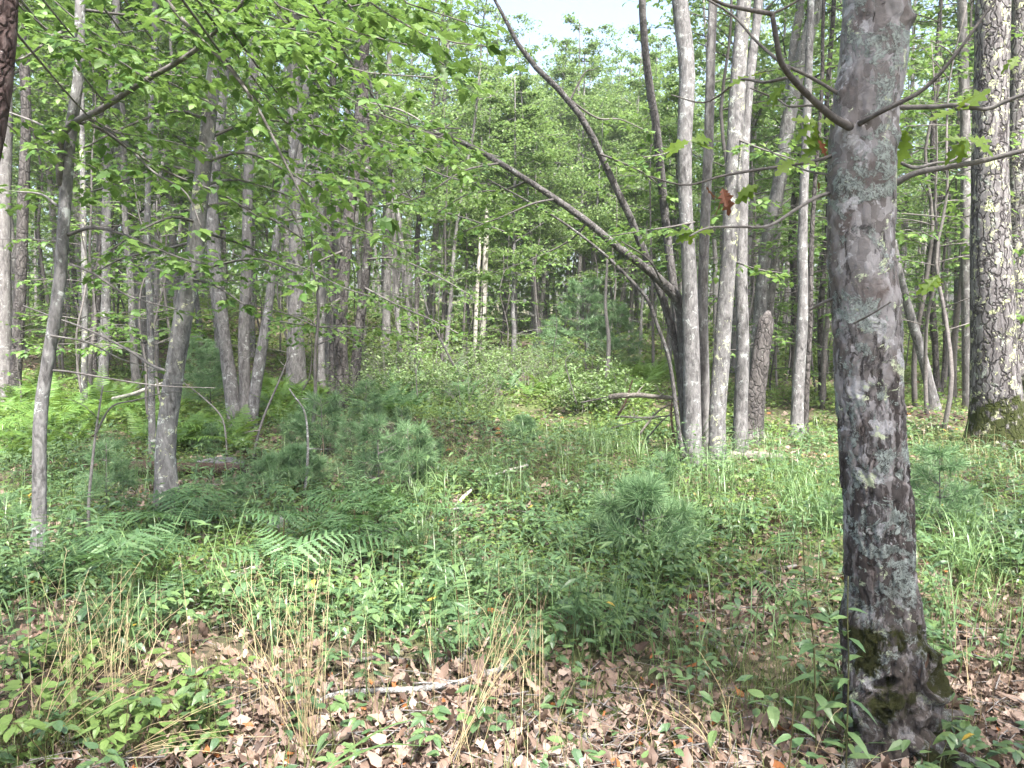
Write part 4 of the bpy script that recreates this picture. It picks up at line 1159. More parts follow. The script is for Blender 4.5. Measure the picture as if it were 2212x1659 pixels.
# ---------------------------------------------------------------- the wood behind
def landmark(x, y, lst, r):
    best = None
    for (lx, ly, ph) in lst:
        d = math.hypot(x - lx, y - ly)
        if d < r and (best is None or d < best[0]): best = (d, ph)
    return best[1] if best else None
def copy_tree(tpl, name, label, group, loc, sc, rot, tilt=(0, 0)):
    root = thing(name, label, 'tree', loc, group)
    root.rotation_euler = (tilt[0], tilt[1], rot)
    root.scale = (sc[0], sc[0], sc[1])
    obj('trunk', tpl[0], root)
    obj('crown', tpl[1], root)
    return root
def wood():
    rng = random.Random(99)
    pts = []
    n = 0
    tries = 0
    RAD = [.13, .09, .15, .11, .075, .13, .11, .09]
    while n < 297 and tries < 14000:
        tries += 1
        y = 10.5 + 54 * rng.random() ** .72
        x = rng.uniform(-1, 1) * (y * .74 + 1.5)
        u, v, f = proj(np.array([x, y, hz(x, y)]))
        if 770 < u < 1450 and y < 19: continue
        if u >= 1450 and y < 13.5: continue
        if u < 770 and y < 10.5 + 2.5 * (u > 250): continue
        md = 1.0 if y < 25 else 1.3
        if any((x - a) ** 2 + (y - b) ** 2 < md * md for a, b in pts): continue
        if min(abs(float(u) - q) for q in (511, 531, 750, 1500, 1550, 1620, 1722, 2150, 2200)) < 14 and y < 16: continue
        k = rng.choice((0, 1, 1, 2, 3, 4, 4, 5, 5))
        s = rng.uniform(.75, 1.12)
        if 1000 < u < 1450:      # open sky above the far middle of the clearing
            hmax = (690 - rng.uniform(30, 270)) / FPX * y + 1.6 - hz(x, y)
            if hmax < 11: k = 7; s = min(1.1, max(hmax / 11.5, .5))
            else: k = rng.choice((6, 6, 7)); s = min(1.3, hmax / (13.5 if k == 6 else 11.5))
        elif 1620 < u < 1830 or 1950 < u < 2090:
            if rng.random() < .6: s = max(.5, min(s, ((690 - rng.uniform(0, 150)) / FPX * y + 1.6) / 15.0 + .1))
        pts.append((x, y)); n += 1
        rr = RAD[k] * s
        tilt = (rng.gauss(0, .04), rng.gauss(0, .04))
        size = 'thin' if rr < .078 else ('stout' if rr > .12 else 'middling')
        tone = 'dark' if k == 3 else ('pale grey' if k in (5, 7) else 'grey brown')
        lean_ = 'leaning' if math.hypot(*tilt) > .055 else 'upright'
        deep = 'at the near edge of' if y < 19 else ('inside' if y < 32 else 'deep in')
        place = 'the slope wood above the ferns' if u < 770 else ('the far wood beyond the shrub thicket' if u < 1450 else 'the open wood behind the oaks')
        lab = f'{size} {tone} {lean_} tree {deep} {place}'
        copy_tree(TPL[k], 'forest_tree', lab, lab, (x, y, hz(x, y)), (s * rng.uniform(.9, 1.15), s), rng.uniform(0, 6.28), tilt)
wood()
for k, (x, y, s, tp) in enumerate(((3.4, -2.2, .95, 0), (-3.6, -4.2, 1.0, 2), (6.6, -1.0, .95, 5), (.6, -6.0, 1.05, 0), (8.2, -5.5, 1.0, 2), (4.2, -8.0, 1.05, 5), (7.4, 3.2, .8, 3), (-6.5, .5, .85, 1))):
    copy_tree(TPL[tp], 'forest_tree', ('tall oak standing behind the viewer beside the grey oak', 'stout tree standing behind the pale leafy corner', 'tall tree standing off beyond the mossy oak', 'tree standing directly behind the viewer', 'stout tree far behind the mossy oak', 'pale tall tree farther behind the viewer', 'dark tree standing beyond the mossy oak, outside the view', 'slender tree beside the corner maple, outside the view')[k], None, (x, y, hz(x, y)), (s, s), k * 1.3)
def saplings():
    rng = random.Random(5)
    spots = []
    for (u0, u1, y0, y1, n, hs) in ((0, 760, 9.5, 30, 48, 1.0), (760, 1450, 18, 38, 30, 1.0), (1600, 2212, 10.5, 30, 52, 1.0), (860, 1250, 14, 20, 5, .7), (1560, 2212, 12, 16, 6, 1.2)):
        for i in range(n):
            y = y0 + (y1 - y0) * rng.random()
            u = rng.uniform(u0, u1)
            x = (u - 1106) / FPX * y
            spots.append((x, y, rng.randrange(4), hs * rng.uniform(.8, 1.3), u))
    hts = [4.6, 3.4, 6.2, 2.2]
    for x, y, k, s, u in spots:
        h = hts[k] * s
        size = 'knee to head high' if h < 2.2 else ('low' if h < 3.6 else ('tall' if h < 5.2 else 'very tall'))
        deep = 'at the near edge of' if y < 16 else ('inside' if y < 24 else 'deep in')
        place = 'the slope wood' if u < 770 else ('the wood beyond the thicket' if u < 1450 else 'the open wood behind the oaks')
        lab = f'{size} leafy maple sapling {deep} {place}'
        r = thing('maple_sapling', lab, 'sapling', (x, y, hz(x, y)), lab)
        r.scale = (s,) * 3; r.rotation_euler = (0, 0, rng.uniform(0, 6.28))
        obj('trunk', STPL[k][0], r); obj('crown', STPL[k][1], r)
saplings()
def far_wood():
    rng = np.random.default_rng(3)
    mb = MB()
    n = 90000
    x = rng.uniform(-80, 80, n); y = 46 + 40 * rng.random(n)
    u = 1106 + FPX * x / y
    top = np.where((u > 980) & (u < 1450), .24 + .04 * np.sin(x * .8) + .03 * np.sin(x * 1.9 + 1), .50)
    z = H(x, y) + rng.random(n) ** .85 * top * y
    pos = np.stack([x, y, z], -1)
    m = 34000
    x = rng.uniform(-70, 70, m); y = 38 + 42 * rng.random(m)
    pos = np.vstack([pos, np.stack([x, y, H(x, y) + rng.random(m) * 7], -1)])
    keep = fbm(pos * .25, 3) > .34
    pos = pos[keep]
    R = rand_frames(len(pos), 1.3, rng.uniform(.3, .6, len(pos)), rng)
    mb.add(*bake(*diamond(), R, pos))
    o = obj('far_wood', mb.mesh('far_wood', M['canopy_leaf'], smooth=False), None)
    o['kind'] = 'stuff'; o['label'] = 'far foliage of the wood closing the view between the trunks'; o['category'] = 'wood'
far_wood()

# ---------------------------------------------------------------- where the floor is bare, ferny or grassy
def blob(u, v, lst):
    w = np.zeros_like(np.asarray(u, float))
    for cu, cv, ru, rv in lst:
        w = np.maximum(w, 1 - sstep(.55, 1.15, np.sqrt(((u - cu) / ru) ** 2 + ((v - cv) / rv) ** 2)))
    return w
BARE = [(470, 1060, 200, 26), (1150, 1640, 560, 230), (620, 1600, 210, 180), (1750, 1750, 900, 140), (300, 1760, 600, 130), (1560, 1345, 170, 60), (2140, 1480, 150, 170), (1650, 1620, 260, 90), (1720, 1290, 110, 60), (1180, 1055, 90, 16),
        (300, 1090, 60, 35), (1700, 990, 130, 18), (170, 735, 150, 30), (60, 790, 90, 25), (1070, 948, 60, 12), (120, 1160, 90, 30), (830, 955, 70, 14), (1350, 1075, 60, 14)]
FERN = [(560, 1210, 400, 110), (300, 1270, 260, 70), (700, 1150, 200, 60)]
FERN_FAR = [(180, 920, 260, 70), (420, 960, 160, 40), (880, 862, 170, 45), (1400, 800, 130, 45), (600, 880, 120, 40), (1250, 860, 200, 30), (60, 980, 120, 50)]
TALL = [(1150, 1110, 330, 90), (1450, 1080, 200, 80), (1680, 1130, 150, 90), (1330, 1000, 160, 40), (2080, 1240, 70, 60), (900, 1180, 120, 60), (1500, 990, 60, 30)]
FINE = [(1600, 1470, 190, 110), (1750, 1560, 150, 70), (2130, 1330, 130, 90), (200, 1560, 190, 100), (60, 1600, 120, 80), (1750, 900, 260, 60), (2070, 900, 160, 80), (1200, 1000, 260, 40), (300, 820, 200, 50)]
STRAW = [(2120, 1040, 140, 70), (180, 1500, 240, 130), (600, 1400, 130, 160), (1120, 1400, 60, 140), (2050, 1000, 90, 40)]
def sample(n, y0, y1, wfun, seed, pw=1.0, spread=.74):
    """n points of the floor between y0 and y1, kept with the chance wfun(u, v)"""
    rng = np.random.default_rng(seed)
    out = []
    got = 0
    for _ in range(40):
        m = n * 2
        y = y0 + (y1 - y0) * rng.random(m) ** pw
        x = rng.uniform(-1, 1, m) * (y * spread + .5)
        z = H(x, y)
        p = np.stack([x, y, z], -1)
        u, v, f = proj(p)
        k = rng.random(m) < wfun(u, v, x, y)
        # keep clear of the big trunks' feet
        for b, r in ((oak.location, .16), (ro_b, .42), (lean_b, .12), (rc_b, .15)):
            k &= (x - b[0]) ** 2 + (y - b[1]) ** 2 > r * r
        p = p[k]
        out.append(p); got += len(p)
        if got >= n: break
    return np.concatenate(out)[:n]
def patch(x, y, s=1.3, o=0.0):
    return fbm(np.stack([x * s + o, y * s, np.zeros_like(x) + o], -1), 3)

LM = [(*[float(c) for c in G(u, v)[:2]], ph) for u, v, ph in ((78, 1245, 'at the foot of the slim maple'), (365, 1110, 'before the stout bowed trunk'), (600, 1150, 'around the grey stone'), (655, 1085, 'by the crooked dead stick'), (530, 1252, 'by the pale broken stick'),
     (820, 1085, 'below the open young pine'), (1392, 1198, 'around the bushy dwarf pine'), (1500, 1010, 'before the lichened clump'), (1930, 1650, 'at the foot of the mossy oak'), (2085, 1265, 'by the broad grass tuft'), (800, 1513, 'along the lichen flecked stick'), (1480, 1278, 'along the long bent stick'),
     (1090, 1045, 'by the curved whitish branch'), (250, 1450, 'in the pale leafy corner'), (1000, 1300, 'in the leafy bank above the litter'), (1275, 1608, 'by the small flecked stone'), (1400, 1315, 'by the slab of old wood'), (2140, 1440, 'on the litter beyond the mossy oak'), (480, 1030, 'along the rotten log'),
     (230, 1095, 'by the dark young pine'), (1720, 945, 'under the thin scarred trunk'), (560, 1340, 'at the lower edge of the ferns'), (1650, 1470, 'in the fine grass'))]
# ---------------------------------------------------------------- dead leaves
def litter():
    T = []
    for k in range(10):
        r = random.Random(k)
        V, Fs = strip_leaf([OAK_S, OVAL, OAK_S, [(0, 0), (.2, .2), (.34, .5), (.15, .8), (0, 1)]][k % 4], r.uniform(-.7, 1.0), r.uniform(-.9, 1.1), r.uniform(.1, .6))
        V[:, 2] += .12 * np.sin(V[:, 1] * 5 + k) * np.abs(V[:, 0]) * 2
        V += np.array([[r.gauss(0, .02), r.gauss(0, .02), r.gauss(0, .055)] for _ in V])
        T.append((V, Fs))
    wl = lambda u, v, x, y: np.clip(.30 + .8 * blob(u, v, BARE), 0, 1)
    A = sample(25500, 2.1, 8.5, wl, 1, 1.7)
    B = sample(9000, 8.5, 30, wl, 2, 1.2)
    rng = np.random.default_rng(4)
    near = A[np.argsort(A[:, 1])]
    u, v, f = proj(near)
    vis = (u > 0) & (u < 2212) & (v < 1655)
    bare = blob(u, v, BARE) > .4
    pick = np.where(vis & bare)[0][:300]
    ms = [mesh_np('fallen_leaf', vv, ff, M['litter'], True) for vv, ff in T]
    from mathutils import Matrix
    for i, k in enumerate(pick):
        s = rng.uniform(.04, .088)
        R = rand_frames(1, .42, np.array([s]), rng)[0]
        mt = np.eye(4); mt[:3, :3] = R; mt[:3, 3] = near[k] + np.array([0, 0, rng.uniform(.012, .04)])
        o = obj('fallen_leaf', ms[i % 10], ground); o.matrix_local = Matrix(mt.tolist())
    rest = np.ones(len(near), bool); rest[pick] = False
    A = near[rest]
    mb = MB()
    for k in range(10):
        p = A[k::10].copy(); p[:, 2] += rng.uniform(.004, .045, len(p))
        mb.add(*bake(*T[k], rand_frames(len(p), .42, rng.choice([.022, .034, .046, .060, .080], len(p), p=[.25, .25, .22, .18, .10]) * rng.uniform(.8, 1.2, len(p)), rng), p))
    V, Fs = strip_leaf(OVAL_S, .3, .3)
    B[:, 2] += .02
    mb.add(*bake(V, Fs, rand_frames(len(B), .35, rng.uniform(.09, .16, len(B)), rng), B))
    o = obj('leaf_litter', mb.mesh('leaf_litter', M['litter'], smooth=True), None)
    o['kind'] = 'stuff'; o['label'] = 'pinkish brown dead leaves littering the forest floor'; o['category'] = 'leaf litter'
litter()
def twig_litter():
    rng = np.random.default_rng(14)
    p = sample(1500, 2.2, 8, lambda u, v, x, y: np.clip(.25 + .7 * blob(u, v, BARE), 0, 1), 15, 1.4)
    mb = MB()
    for q in p:
        a = rng.uniform(0, 6.28); L = rng.uniform(.04, .28) * .5
        d_ = np.array([math.cos(a) * L, math.sin(a) * L, rng.normal(0, .01)])
        z = rng.uniform(.02, .05)
        mb.add(*tube(np.array([q - d_ + [0, 0, z], q + [rng.normal(0, .006), rng.normal(0, .006), z + .004], q + d_ + [0, 0, z]]), np.array([1.0, .8, .5]) * rng.uniform(.0012, .0038), 4, cap=False))
    o = obj('twig_litter', mb.mesh('twig_litter', M['pale_twig']), None)
    o['kind'] = 'stuff'; o['label'] = 'fine broken twigs scattered through the dead leaves'; o['category'] = 'twigs'
twig_litter()

# ---------------------------------------------------------------- low leafy plants
def leafy_plant(seed, nl, hgt, size, shape='oval', whorl=False, trif=False):
    """stem tube plus leaf frames, foot at the origin"""
    r = random.Random(seed)
    F = Foliage()
    lean_ = np.array([r.gauss(0, .25), r.gauss(0, .25), 1.0])
    top = unit(lean_) * hgt
    path = smooth_path(np.array([[0, 0, -.02], top * .5 + np.array([r.gauss(0, .01), r.gauss(0, .01), 0]), top]), 5)
    F.wood.add(*tube(path, np.linspace(.0022, .0013, 5), 4, cap=False))
    for i in range(nl):
        a = i * 2.4 + r.uniform(-.5, .5)
        f = 1.0 if whorl else r.uniform(.45, 1.0)
        p = path[0] + (path[-1] - path[0]) * f
        y = unit([math.cos(a), math.sin(a), r.uniform(-.25, .4)])
        pet = r.uniform(.01, .035)
        q = p + y * pet
        F.wood.add(*tube(np.array([p, q]), [.0011, .0009], 3, cap=False))
        if trif:
            for da, sc in ((0, 1.1), (1.1, .9), (-1.1, .9)):
                y2 = unit([math.cos(a + da), math.sin(a + da), r.uniform(-.35, .1)])
                F.leaf(q, y2, np.array([r.gauss(0, .2), r.gauss(0, .2), 1]), size * sc * r.uniform(.8, 1.1))
        else:
            F.leaf(q, y, np.array([r.gauss(0, .25), r.gauss(0, .25), 1]), size * r.uniform(.65, 1.15))
    return F
PLANTS = [leafy_plant(1, 6, .14, .052), leafy_plant(2, 4, .19, .065, whorl=True), leafy_plant(3, 3, .15, .05, trif=True), leafy_plant(4, 8, .22, .055), leafy_plant(5, 3, .10, .06, whorl=True), leafy_plant(6, 4, .19, .046, trif=True)]
def plant_template(F, T, joined=True):
    pos, Y, N, S = F.arrays(); R = frames(Y, N, S)
    mb = MB()
    for i in range(len(pos)):
        tv, tf = T[i % len(T)]
        mb.add(*bake(tv, tf, R[i:i + 1], pos[i:i + 1]))
    return mb, R, pos
def seedlings():
    from mathutils import Matrix
    rng = np.random.default_rng(21)
    w = lambda u, v, x, y: np.clip((1.0 - .93 * blob(u, v, BARE)) * (1 - .65 * blob(u, v, FERN)) * (1 - .8 * blob(u, v, FINE[:3])) * sstep(.32, .50, patch(x, y, 2.0)), .03, 1)
    pts = sample(8000, 2.35, 12, w, 22, 1.4)
    u, v, f = proj(pts)
    vis = (u > -20) & (u < 2230) & (v < 1700)
    order = np.argsort(f + np.where(vis, 0, 100))
    pts = pts[order]
    tmpl = []
    for F in PLANTS:
        leaves, R, pos = plant_template(F, LEAF_T['oval_far'])
        tmpl.append((F, leaves, R, pos, F.wood.mesh('stem', M['stem'])))
    whole = {}
    labs = {0: 'seedling with scattered oval leaves', 1: 'seedling with a four-leaved whorl', 2: 'low plant with three-part leaves', 3: 'tall many-leaved seedling', 4: 'tiny three-leaved seedling', 5: 'upright plant with three-part leaves'}
    nind = 240
    for i in range(nind):
        k = i % 6
        F, leaves, R, pos, stem = tmpl[k]
        p = pts[i]
        uu = 1106 + FPX * p[0] / p[1]
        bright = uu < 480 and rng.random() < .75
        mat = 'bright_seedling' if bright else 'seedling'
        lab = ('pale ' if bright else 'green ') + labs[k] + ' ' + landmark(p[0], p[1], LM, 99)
        r = thing('seedling_plant', lab, 'plant', p, lab)
        r.rotation_euler = (0, 0, rng.uniform(0, 6.28)); s = rng.uniform(.75, 1.25); r.scale = (s,) * 3
        obj('stem', stem, r)
        if i < 90:
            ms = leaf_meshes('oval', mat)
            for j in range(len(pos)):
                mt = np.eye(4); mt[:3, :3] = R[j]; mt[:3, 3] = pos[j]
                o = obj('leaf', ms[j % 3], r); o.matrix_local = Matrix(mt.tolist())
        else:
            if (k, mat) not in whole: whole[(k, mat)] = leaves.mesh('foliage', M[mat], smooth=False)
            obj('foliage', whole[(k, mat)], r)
    rest = pts[nind:]
    mb = MB(); ms = MB()
    for k in range(6):
        p = rest[k::6]
        a = rng.uniform(0, 6.28, len(p)); s = rng.uniform(.75, 1.35, len(p)) * np.where((p[:, 1] > 3.6) & (p[:, 1] < 7.5), 1.0, .95)
        c, sn = np.cos(a), np.sin(a); z = np.zeros_like(a); o1 = np.ones_like(a)
        R = np.stack([np.stack([c, -sn, z], -1), np.stack([sn, c, z], -1), np.stack([z, z, o1], -1)], -2) * s[:, None, None]
        lv = tmpl[k][1]
        V = np.concatenate(lv.V); Fs = ([np.concatenate(lv.Q)] if lv.Q else []) + ([np.concatenate(lv.T)] if lv.T else [])
        mb.add(*bake(V, Fs, R, p))
    hp = sample(600, 2.9, 9, lambda u, v, x, y: np.clip((1 - .95 * blob(u, v, BARE)) * (1 - .9 * blob(u, v, FINE[:3])) * sstep(.40, .52, patch(x, y, 1.4, 31)), .02, 1), 24, 1.3)
    hb = MB(); T2 = [strip_leaf(LANCE, .25, c) for c in (.15, .4)]
    for k in range(4):
        Fh = leafy_plant(90 + k, 11, .34 + .05 * k, .075)
        pos, Y, N, S = Fh.arrays(); R0 = frames(Y, N, S)
        m1 = MB()
        for i in range(len(pos)): m1.add(*bake(*T2[i % 2], R0[i:i + 1], pos[i:i + 1]))
        Vh = np.concatenate(m1.V + Fh.wood.V); nq = sum(len(q) for q in m1.V)
        Fq = [q for q in m1.Q] + [q + nq for q in Fh.wood.Q]; Ft = list(m1.T) + [q + nq for q in Fh.wood.T]
        p = hp[k::4]; a = rng.uniform(0, 6.28, len(p)); s = rng.uniform(.6, 1.25, len(p))
        c, sn = np.cos(a), np.sin(a); z = np.zeros_like(a); o1 = np.ones_like(a)
        R = np.stack([np.stack([c, -sn, z], -1), np.stack([sn, c, z], -1), np.stack([z, z, o1], -1)], -2) * s[:, None, None]
        hb.add(*bake(Vh, ([np.concatenate(Fq)] if Fq else []) + ([np.concatenate(Ft)] if Ft else []), R, p))
    o = obj('herb_growth', hb.mesh('herb_growth', M['aster'], smooth=False), None)
    o['kind'] = 'stuff'; o['label'] = 'taller narrow leaved herbs mixed through the undergrowth'; o['category'] = 'undergrowth'
    o = obj('undergrowth', mb.mesh('undergrowth', M['seedling'], smooth=False), None)
    o['kind'] = 'stuff'; o['label'] = 'dense low leafy undergrowth of small oval leaves'; o['category'] = 'undergrowth'
seedlings()
def ground_cover():
    rng = np.random.default_rng(31)
    mb = MB()
    w = lambda u, v, x, y: np.clip((1 - .9 * blob(u, v, BARE)) * sstep(.30, .55, patch(x, y, 1.1, 5)), .03, 1)
    p = sample(42000, 4.2, 13, w, 32, 1.2)
    p[:, 2] += rng.random(len(p)) ** 1.5 * .13 + .01
    mb.add(*bake(*strip_leaf(OVAL_S, .2, .25), rand_frames(len(p), .32, rng.uniform(.03, .065, len(p)), rng), p))
    p = sample(80000, 10.5, 30, w, 33, 1.15)
    p[:, 2] += rng.random(len(p)) ** 1.4 * .22 + .01
    mb.add(*bake(*diamond(.2, .36), rand_frames(len(p), .35, rng.uniform(.05, .10, len(p)), rng), p))
    p = sample(54000, 22, 80, lambda u, v, x, y: np.clip(sstep(.34, .46, patch(x, y, .5, 9)), .05, 1), 34, 1.1)
    p[:, 2] += rng.random(len(p)) ** 1.4 * .9 + .01
    mb.add(*bake(*diamond(.2, .36), rand_frames(len(p), .4, rng.uniform(.10, .22, len(p)), rng), p))
    o = obj('ground_cover', mb.mesh('ground_cover', M['cover'], smooth=False), None)
    o['kind'] = 'stuff'; o['label'] = 'yellow green carpet of small leaves over the clearing floor'; o['category'] = 'ground cover'
ground_cover()

# ---------------------------------------------------------------- ferns
def frond(seed, npin=9, bip=True, width=.42):
    """fern frond of length 1 along +Y, drooping at the tip"""
    r = random.Random(seed)
    mb = MB()
    t = np.linspace(0, 1, 8)
    def mid(s): return np.array([0, s, .10 * math.sin(s * 2.6) - .22 * s * s])
    mb.add(*tube(np.array([mid(s) for s in t]), np.linspace(.008, .002, 8), 3, cap=False))
    rv, rf = diamond(.1, .30)
    P_, Y_, N_, S_ = [], [], [], []
    for i in range(npin):
        s = .14 + .84 * i / (npin - .3)
        L = width * ((1 - s) ** .8 + .05) * (1.0 if bip else min(1, s * 4 + .35))
        for sd in (-1, 1):
            d = unit([sd * 1.0, .38 + r.uniform(-.1, .1), -.12 + r.uniform(-.12, .12)])
            a = mid(s)
            if bip:
                P_.append(a); Y_.append(d); N_.append([r.gauss(0, .22), r.gauss(0, .22), 1]); S_.append(L)
            else:
                P_.append(a); Y_.append(d); N_.append([r.gauss(0, .15), r.gauss(0, .15), 1]); S_.append(L)
    R = frames(np.array(Y_), np.array(N_), np.array(S_))
    if bip:
        ol = [(0, 0)]
        for q in range(6):
            f_ = (q + .5) / 6
            ol += [(.115 * (1 - f_) ** .6 + .01, f_ * .97 + .03), (.055 * (1 - f_) ** .6, f_ * .97 + .10)]
        ol[-1] = (0, 1.0)
        rv, rf = strip_leaf(ol, .1, .22)
    else:
        rv, rf = strip_leaf([(0, 0), (.09, .06), (.10, .4), (.06, .75), (0, 1)], .1, .15)
    mb.add(*bake(rv, rf, R, np.array(P_)))
    return mb
BRACKEN = [frond(k, 9) for k in range(3)]
LADY = [frond(10 + k, 17, False, .26) for k in range(3)]
def fern_forms(kind, seed):
    """[(frond index, yaw, pitch, scale, height of its foot)]"""
    r = random.Random(seed)
    out = []
    if kind == 'bracken':
        h = r.uniform(.10, .24)
        y0 = r.uniform(0, 6.28)
        for k in range(3):
            out.append((k, y0 + k * 2.1 + r.uniform(-.3, .3), r.uniform(-.1, .3), r.uniform(.24, .38), h))
    else:
        for k in range(r.randint(5, 8)):
            out.append((k % 3, k * 2.4 + r.uniform(-.4, .4), r.uniform(.45, 1.05), r.uniform(.35, .6), .02))
    return out
def rotm(yaw, pitch, s):
    cy_, sy = math.cos(yaw), math.sin(yaw); cp, sp_ = math.cos(pitch), math.sin(pitch)
    Rz = np.array([[cy_, -sy, 0], [sy, cy_, 0], [0, 0, 1]]); Rx = np.array([[1, 0, 0], [0, cp, -sp_], [0, sp_, cp]])
    return Rz @ Rx * s
def ferns():
    from mathutils import Matrix
    rng = np.random.default_rng(41)
    fm = {}
    for kind, lst in (('bracken', BRACKEN), ('lady', LADY)):
        for mat in ('fern', 'fern_bright'):
            fm[(kind, mat)] = [b.mesh('frond', M[mat], smooth=False) for b in lst]
    forms = {k: [fern_forms(k, 50 + i) for i in range(4)] for k in ('bracken', 'lady')}
    stems = []
    joined = {}
    for kind, lst in (('bracken', BRACKEN), ('lady', LADY)):
        for i in range(4):
            for mat in ('fern', 'fern_bright'):
                mb = MB()
                for (k, yaw, pit, s, h) in forms[kind][i]:
                    b = lst[k]
                    V = np.concatenate(b.V) @ rotm(yaw, pit, s).T + np.array([0, 0, h])
                    mb.add(V, ([np.concatenate(b.Q)] if b.Q else []) + ([np.concatenate(b.T)] if b.T else []))
                if kind == 'bracken':
                    mb.add(*tube(np.array([[0, 0, -.03], [0, 0, forms[kind][i][0][4]]]), [.004, .003], 4, cap=False))
                joined[(kind, i, mat)] = mb.mesh('fern', M[mat], smooth=False)
    for i in range(4):
        mb = MB(); mb.add(*tube(np.array([[0, 0, -.03], [.01, 0, .15], [0, 0, forms['bracken'][i][0][4]]]), [.004, .0035, .003], 5, cap=False))
        stems.append(mb.mesh('stem', M['stem']))
    w = lambda u, v, x, y: np.clip(blob(u, v, FERN) * sstep(.36, .50, patch(x, y, 1.6, 2)) + .02, 0, 1)
    near = sample(90, 3.2, 6.3, w, 42)
    near = near[np.argsort(near[:, 1])]
    for i, p in enumerate(near):
        k = i % 4
        lab = 'blue green bracken fern ' + landmark(p[0], p[1], LM, 99)
        r = thing('bracken_fern', lab, 'fern', p, lab)
        r.rotation_euler = (rng.normal(0, .22), rng.normal(0, .22), rng.uniform(0, 6.28)); s = rng.uniform(.6, 1.25); r.scale = (s,) * 3
        obj('stem', stems[k], r)
        for (fk, yaw, pit, sc, h) in forms['bracken'][k]:
            o = obj('frond', fm[('bracken', 'fern')][fk], r)
            mt = np.eye(4); mt[:3, :3] = rotm(yaw, pit, sc); mt[2, 3] = h
            o.matrix_local = Matrix(mt.tolist())
    w2 = lambda u, v, x, y: blob(u, v, FERN_FAR)
    far = sample(235, 7.5, 20, w2, 43, 1.1)
    for i, p in enumerate(far[:175]):
        u = 1106 + FPX * p[0] / p[1]
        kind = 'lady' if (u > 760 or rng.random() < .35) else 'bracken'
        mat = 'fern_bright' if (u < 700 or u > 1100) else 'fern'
        if u < 760: lab = 'bright green fern in the bed below the slope wood'
        elif u < 1100: lab = 'dark fern in the hollow below the shrub thicket'
        else: lab = 'bright fern beyond the dead branch pile'
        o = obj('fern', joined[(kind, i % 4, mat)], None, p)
        lab = ('arching ' if kind == 'lady' else 'flat topped ') + lab + (', front edge' if p[1] < 9.5 else (', middle' if p[1] < 12 else ', far edge'))
        o['label'] = lab; o['category'] = 'fern'; o['group'] = lab
        o.rotation_euler = (0, 0, rng.uniform(0, 6.28)); s = rng.uniform(.9, 1.6); o.scale = (s,) * 3
    # the rest of the bed as one mass
    mb = MB()
    for i, p in enumerate(far[175:]):
        b = LADY[i % 3]
        for (k, yaw, pit, sc, h) in forms['lady'][i % 4][:5]:
            V = np.concatenate(b.V) @ rotm(yaw + i, pit, sc * 1.2).T + p
            mb.add(V, ([np.concatenate(b.Q)] if b.Q else []) + ([np.concatenate(b.T)] if b.T else []))
    o = obj('fern_bed', mb.mesh('fern_bed', M['fern_bright'], smooth=False), None)
    o['kind'] = 'stuff'; o['label'] = 'mass of bright ferns filling the floor under the slope wood'; o['category'] = 'fern bed'
ferns()

# ---------------------------------------------------------------- grasses
def blade(bend, n=5, w=.5):
    t = np.linspace(0, 1, n)
    ang = bend * t ** 1.3
    dy = np.cumsum(np.sin(ang)) / n; dz = np.cumsum(np.cos(ang)) / n
    ww = w * .5 * (1 - t ** 2.2) * (.6 + .4 * np.minimum(1, t * 4))
    L = np.stack([-ww, dy, dz], -1); R = np.stack([ww, dy, dz], -1)
    V = np.vstack([L, R])
    Q = np.array([(i, i + 1, n + i + 1, n + i) for i in range(n - 1)])
    return V, [Q]
def grass(name, label, zones, n, y0, y1, hmin, hmax, wid, mat, seed, tuft=8, rad=.06, bend=(.5, 2.2), base=.0, pw=1.2, cat='grass'):
    rng = np.random.default_rng(seed)
    w = lambda u, v, x, y: np.clip(blob(u, v, zones) * sstep(.38, .52, patch(x, y, 2.2, seed)) + base, 0, 1)
    c = sample(max(n // tuft, 1), y0, y1, w, seed + 1, pw)
    mb = MB()
    for k in range(6):
        bend_k = bend[0] + (bend[1] - bend[0]) * k / 5
        cc = np.repeat(c[k::6], tuft, axis=0)
        p = cc + rng.normal(0, 1, cc.shape) * np.array([rad, rad, 0])
        p[:, 2] = H(p[:, 0], p[:, 1]) - .01
        a = rng.uniform(0, 6.28, len(p)); hgt = rng.uniform(hmin, hmax, len(p))
        tl = rng.normal(0, .18, len(p))
        cs, sn = np.cos(a), np.sin(a)
        Z = np.stack([-sn * np.sin(tl), cs * np.sin(tl), np.cos(tl)], -1)
        Y = np.stack([-sn * np.cos(tl), cs * np.cos(tl), -np.sin(tl)], -1)
        X = np.stack([cs, sn, np.zeros_like(cs)], -1)
        V, Fs = blade(bend_k, 6, 1.0)
        ws = (wid * rng.uniform(.6, 1.3, len(p)))[:, None]
        R = np.stack([X * ws, Y * hgt[:, None], Z * hgt[:, None]], -1)
        mb.add(*bake(V, Fs, R, p))
    o = obj(name, mb.mesh(name, M[mat], smooth=True), None)
    o['kind'] = 'stuff'; o['label'] = label; o['category'] = cat
grass('tall_grass', 'tall blue green woodland grass arching in the middle of the clearing', TALL, 6500, 3.4, 11, .18, .6, .0065, 'grass', 60, 6, .07, (.6, 2.8), .09)
grass('fine_grass', 'fine short yellow green grass sprouting through the litter', FINE, 18000, 2.3, 16, .06, .22, .0035, 'fine_grass', 62, 12, .07, (.4, 1.8), .10)
grass('dry_grass', 'dry straw coloured grass stems bending over the litter', STRAW, 1000, 2.2, 10, .15, .5, .0026, 'straw', 64, 6, .07, (.2, 2.2), .02)
grass('near_blade_grass', 'long dry stalks and stray blades among the seedlings', [(560, 1560, 420, 120), (1080, 1600, 120, 60)], 120, 2.05, 3.2, .45, .75, .0024, 'straw', 66, 5, .07, (.05, .7), 0)
